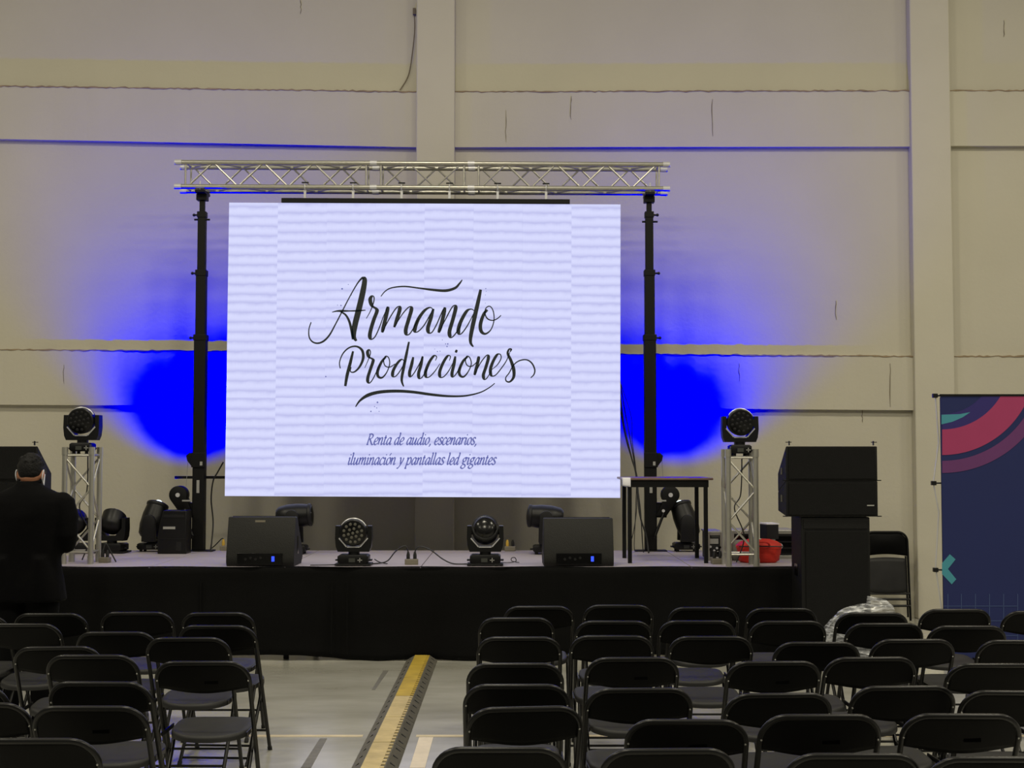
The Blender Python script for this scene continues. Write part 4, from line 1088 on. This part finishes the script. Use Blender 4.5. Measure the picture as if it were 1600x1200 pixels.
ROWN = ['front row nearest the stage', 'second row from the stage', 'third row from the stage', 'fourth row from the stage', 'fifth row from the stage', 'sixth row from the stage', 'row nearest the viewer']
for side, rows in (('right', right_rows), ('left', left_rows)):
    for ri, row in enumerate(rows):
        for ci, (x0, x1, yt, yaw, *sc) in enumerate(row):
            if x1 < 0 or x0 > 1600: continue
            lab = 'black folding chair, %s from the aisle, %s block, %s' % (ORD[ci+1], side, ROWN[ri])
            if len(row) == 1: lab = 'black folding chair in the bottom left corner, nearest the viewer'
            place_chair(x0, x1, yt, yaw, lab, 'black folding chairs in the %s block' % side, sc[0] if sc else 1.0, (side, ri, ci) in STICK)
bpy.context.view_layer.update()

# folded chair leaning on the wall behind the right speaker stack
fc = thing('folding_chair', 'folded black chair leaning against the wall beside right speakers', 'chair', (X(1384, 15.2), 15.17, 0))
lean = .10
RL = rot('X', -lean)
def fpt(x, y, z): return tuple(RL @ Vector((x, y, z)))
FH = .97; fw = .235; fr = .0125; FR = .10
arc = [(-fw+FR + FR*math.cos(PI-(PI/2)*k/8), FH-fr-FR + FR*math.sin(PI-(PI/2)*k/8)) for k in range(9)] + [(fw-FR + FR*math.cos(PI/2-(PI/2)*k/8), FH-fr-FR + FR*math.sin(PI/2-(PI/2)*k/8)) for k in range(9)]
MB().tube([fpt(x, 0, z) for x, z in [(-fw, .012), (-fw, .5)] + arc + [(fw, .5), (fw, .012)]], fr, 10).build('frame', 'chair_tube', fc, smooth=60)
b = MB().sheet(lambda u, v: fpt((-fw+.005+(2*fw-.01)*u), -.004 - .02*math.sin(PI*u)*math.sin(PI*v), (.70 + .02*math.sin(PI*u)) + v*(FH-.02-.70-.02*math.sin(PI*u) - max(0, abs(2*u-1)-.6)**2*.5)), 16, 8).build('backrest', 'chair_black', fc, smooth=80)
b.modifiers.new('thick', 'SOLIDIFY').thickness = .005
s_ = MB().sheet(lambda u, v: fpt((-.2+.4*u), -.022 - .01*math.sin(PI*u)*math.sin(PI*v), .315 + .36*v + .012*math.sin(PI*u)*(1 if v > .5 else -1)), 16, 8).build('seat', 'chair_seat', fc, smooth=80)
s_.modifiers.new('thick', 'SOLIDIFY').thickness = .012
for sx in (-1, 1):
    MB().tube([fpt(sx*(fw-.028), -.008, .05), fpt(sx*(fw-.028), -.008, .70)], .0105, 8).build('rear_leg', 'chair_tube', fc)
for z in (.30, .24, .17):
    MB().tube([fpt(-fw, -.006, z), fpt(fw, -.006, z)], .013, 8).build('cross_bar', 'chair_tube', fc)

# clear plastic bag slumped on a front-row chair
pbx, pby = X(1336, 9.25), 9.20
rings = []
prof_b = [(.452, .16), (.50, .225), (.56, .235), (.62, .225), (.68, .205), (.73, .185), (.77, .165), (.80, .13), (.815, .07), (.818, .01)]
for k, (z, rr_) in enumerate(prof_b):
    v = k/9; rg = []
    for j in range(64):
        a = 2*PI*j/64
        wv = 1 + .05*math.sin(5*a + 4*v) + .035*math.sin(11*a - 7*v) + .02*math.sin(23*a + 5*v)
        rg.append((pbx + 1.12*rr_*wv*math.cos(a) + .07*v - .025, pby + .55*rr_*wv*math.sin(a), z + .014*math.sin(3*a+2*v)*min(1, k) + .04*v*math.cos(a)))
    rings.append(rg)
fb = MB().loft(rings).build('plastic_bag', 'film', smooth=50)
tag(fb, 'crumpled clear plastic bag slumped on front row chair near the speakers', 'plastic bag')

# ================================================================== PERSON
px_c, PY = 46, 9.56
per = thing('person', 'person in black suit and face mask standing, back turned, left foreground', 'person', (X(px_c, PY), PY, 0))
per.scale = (1.02, 1.02, 1.005)
def ell(cx, cy, z, rx, ry, n=24, p=2.4):
    return [(cx + rx*math.copysign(abs(math.cos(a))**(2/p), math.cos(a)), cy + ry*math.copysign(abs(math.sin(a))**(2/p), math.sin(a)), z) for a in [2*PI*j/n for j in range(n)]]
def fuse(o, vox, sm=8):
    r = o.modifiers.new('fuse', 'REMESH'); r.mode = 'VOXEL'; r.voxel_size = vox; r.use_smooth_shade = True
    s = o.modifiers.new('smooth', 'SMOOTH'); s.iterations = sm; s.factor = .5
HM = tr(0, .035, 1.655) @ rot('X', -.22)           # head bowed a little forward
body = MB()
body.ball((0, 0, .012), (.076, .098, .108), 20, 14, HM)
body.ball((0, .03, -.055), (.058, .075, .065), 16, 10, HM)      # jaw
body.ball((0, .105, -.02), (.014, .02, .025), 8, 6, HM)          # nose
for sx in (-1, 1):
    body.ball((sx*.081, -.005, -.012), (.013, .022, .034), 10, 8, HM)
body.tube([(0, .0, 1.44), (0, .01, 1.54), (0, .03, 1.64)], [.075, .058, .056], 16)
body.loft([ell(0, 0, z, rx, ry) for z, rx, ry in ((.88, .165, .11), (1.0, .155, .10), (1.15, .155, .10), (1.32, .18, .115), (1.46, .17, .10), (1.52, .09, .07))])
for sx in (-1, 1):
    body.tube([(sx*.185, 0, 1.46), (sx*.235, -.02, 1.25), (sx*.20, .12, 1.17), (sx*.12, .26, 1.20)], [.055, .045, .038, .028], 12)
    # hand: palm, four bent fingers, thumb
    hx, hy, hz_ = sx*.105, .285, 1.205
    body.ball((hx, hy, hz_), (.038, .045, .020), 12, 8)
    for k in range(4):
        fx = hx + sx*(.026 - .017*k); ln = (.060, .070, .066, .052)[k]
        body.tube([(fx, hy+.03, hz_), (fx, hy+.03+ln*.55, hz_+.004), (fx - sx*.006, hy+.03+ln*.85, hz_-.018), (fx - sx*.008, hy+.03+ln*.8, hz_-.035)], [.0095, .009, .0085, .0075], 8)
    body.tube([(hx - sx*.03, hy-.005, hz_+.004), (hx - sx*.052, hy+.025, hz_+.012), (hx - sx*.05, hy+.055, hz_+.010)], [.012, .0105, .0085], 8)
    body.tube([(sx*.09, 0, .92), (sx*.10, .01, .5), (sx*.105, -.01, .10)], [.085, .058, .042], 14)
    body.ball((sx*.108, .05, .045), (.04, .11, .035), 12, 8)
bo = body.build('body', 'skin', per); fuse(bo, .0085, 3)
jk = MB()
jk.loft([ell(0, 0, z, rx, ry) for z, rx, ry in ((.80, .245, .155), (.92, .235, .15), (1.08, .215, .14), (1.25, .232, .15), (1.38, .250, .15), (1.46, .252, .135), (1.515, .215, .115), (1.55, .14, .095), (1.58, .082, .078), (1.60, .070, .070))])
for sx in (-1, 1):
    jk.ball((sx*.222, 0, 1.462), (.066, .08, .07), 14, 10)
    jk.tube([(sx*.225, 0, 1.47), (sx*.262, -.015, 1.36), (sx*.275, -.03, 1.24), (sx*.250, .02, 1.175), (sx*.18, .14, 1.175), (sx*.135, .235, 1.195)], [.078, .074, .066, .062, .052, .046], 16)
    # lower coat skirts flare a little at the vent
    jk.loft([ell(sx*.115, -.01, z, rx, .15, 16) for z, rx in ((.80, .145), (.95, .118), (1.1, .06))])
jo = jk.build('jacket', 'suit', per); fuse(jo, .013, 6)
jo.modifiers.new('wrinkle', 'DISPLACE').strength = .012
tx_ = bpy.data.textures.new('cloth_folds', 'CLOUDS'); tx_.noise_scale = .16
jo.modifiers['wrinkle'].texture = tx_
MB().tube(spline([(.072*math.cos(a), .012+.072*math.sin(a), 1.600 + .012*math.sin(a)) for a in [2*PI*k/12 for k in range(12)]], 3, True), .012, 8, True).build('jacket_collar', 'suit', per)
MB().tube(spline([(.060*math.cos(a), .024+.060*math.sin(a), 1.600 + .022*math.sin(a)) for a in [2*PI*k/12 for k in range(12)]], 3, True), .008, 8, True).build('shirt_collar', 'shirt', per)
tz_ = MB()
for sx in (-1, 1):
    tz_.tube([(sx*.095, 0, .95), (sx*.105, .005, .75), (sx*.108, .012, .5), (sx*.11, -.005, .28), (sx*.112, -.01, .045)], [.115, .105, .085, .075, .072], 18)
tz_.loft([ell(0, 0, z, rx, .125) for z, rx in ((.80, .18), (.95, .185), (1.05, .175))])
to = tz_.build('trousers', 'trouser', per); fuse(to, .013, 4)
for sx in (-1, 1):
    sh = MB().loft([[(sx*.108 + .05*math.cos(a)*f, .045 + .145*math.sin(a)*f, z) for a in [2*PI*j/20 for j in range(20)]] for z, f in ((0, .98), (.02, 1), (.05, .93), (.085, .62), (.10, .40))])
    sh.build('shoe', 'black_plastic', per)
hr_ = MB()
hr_.ball((0, -.010, .030), (.0835, .102, .100), 24, 16, HM)
hr_.ball((0, -.045, .0), (.070, .058, .060), 16, 12, HM)
for k in range(60):      # short tufts
    a = random.uniform(0, 2*PI); e = random.uniform(.1, 1.5)
    hr_.ball((.078*math.cos(a)*math.cos(e), -.012+.096*math.sin(a)*math.cos(e), .034+.094*math.sin(e)), (.016, .016, .011), 6, 5, HM)
ho = hr_.build('hair', 'hair', per); fuse(ho, .007, 2)
mk = MB().sheet(lambda u, v: tuple(HM @ Vector(((.084)*math.sin((u-.5)*PI*1.05), .022 + .098*math.cos((u-.5)*PI*1.05) , -.085 + .085*v))), 20, 6).build('face_mask', 'mask', per)
mk.modifiers.new('thick', 'SOLIDIFY').thickness = .002
for sx in (-1, 1):
    MB().tube(spline([HM @ Vector((sx*.084, .02, -.005)), HM @ Vector((sx*.090, -.018, .018)), HM @ Vector((sx*.090, -.032, -.012)), HM @ Vector((sx*.086, -.022, -.045)), HM @ Vector((sx*.083, .02, -.075))], 6), .0032, 6).build('mask_loop', 'mask', mk)
ey = MB()
for sx in (-1, 1):
    MB().ball((sx*.032, .086, .022), (.013, .010, .008), 10, 8, HM).build('eye', 'shirt', per)
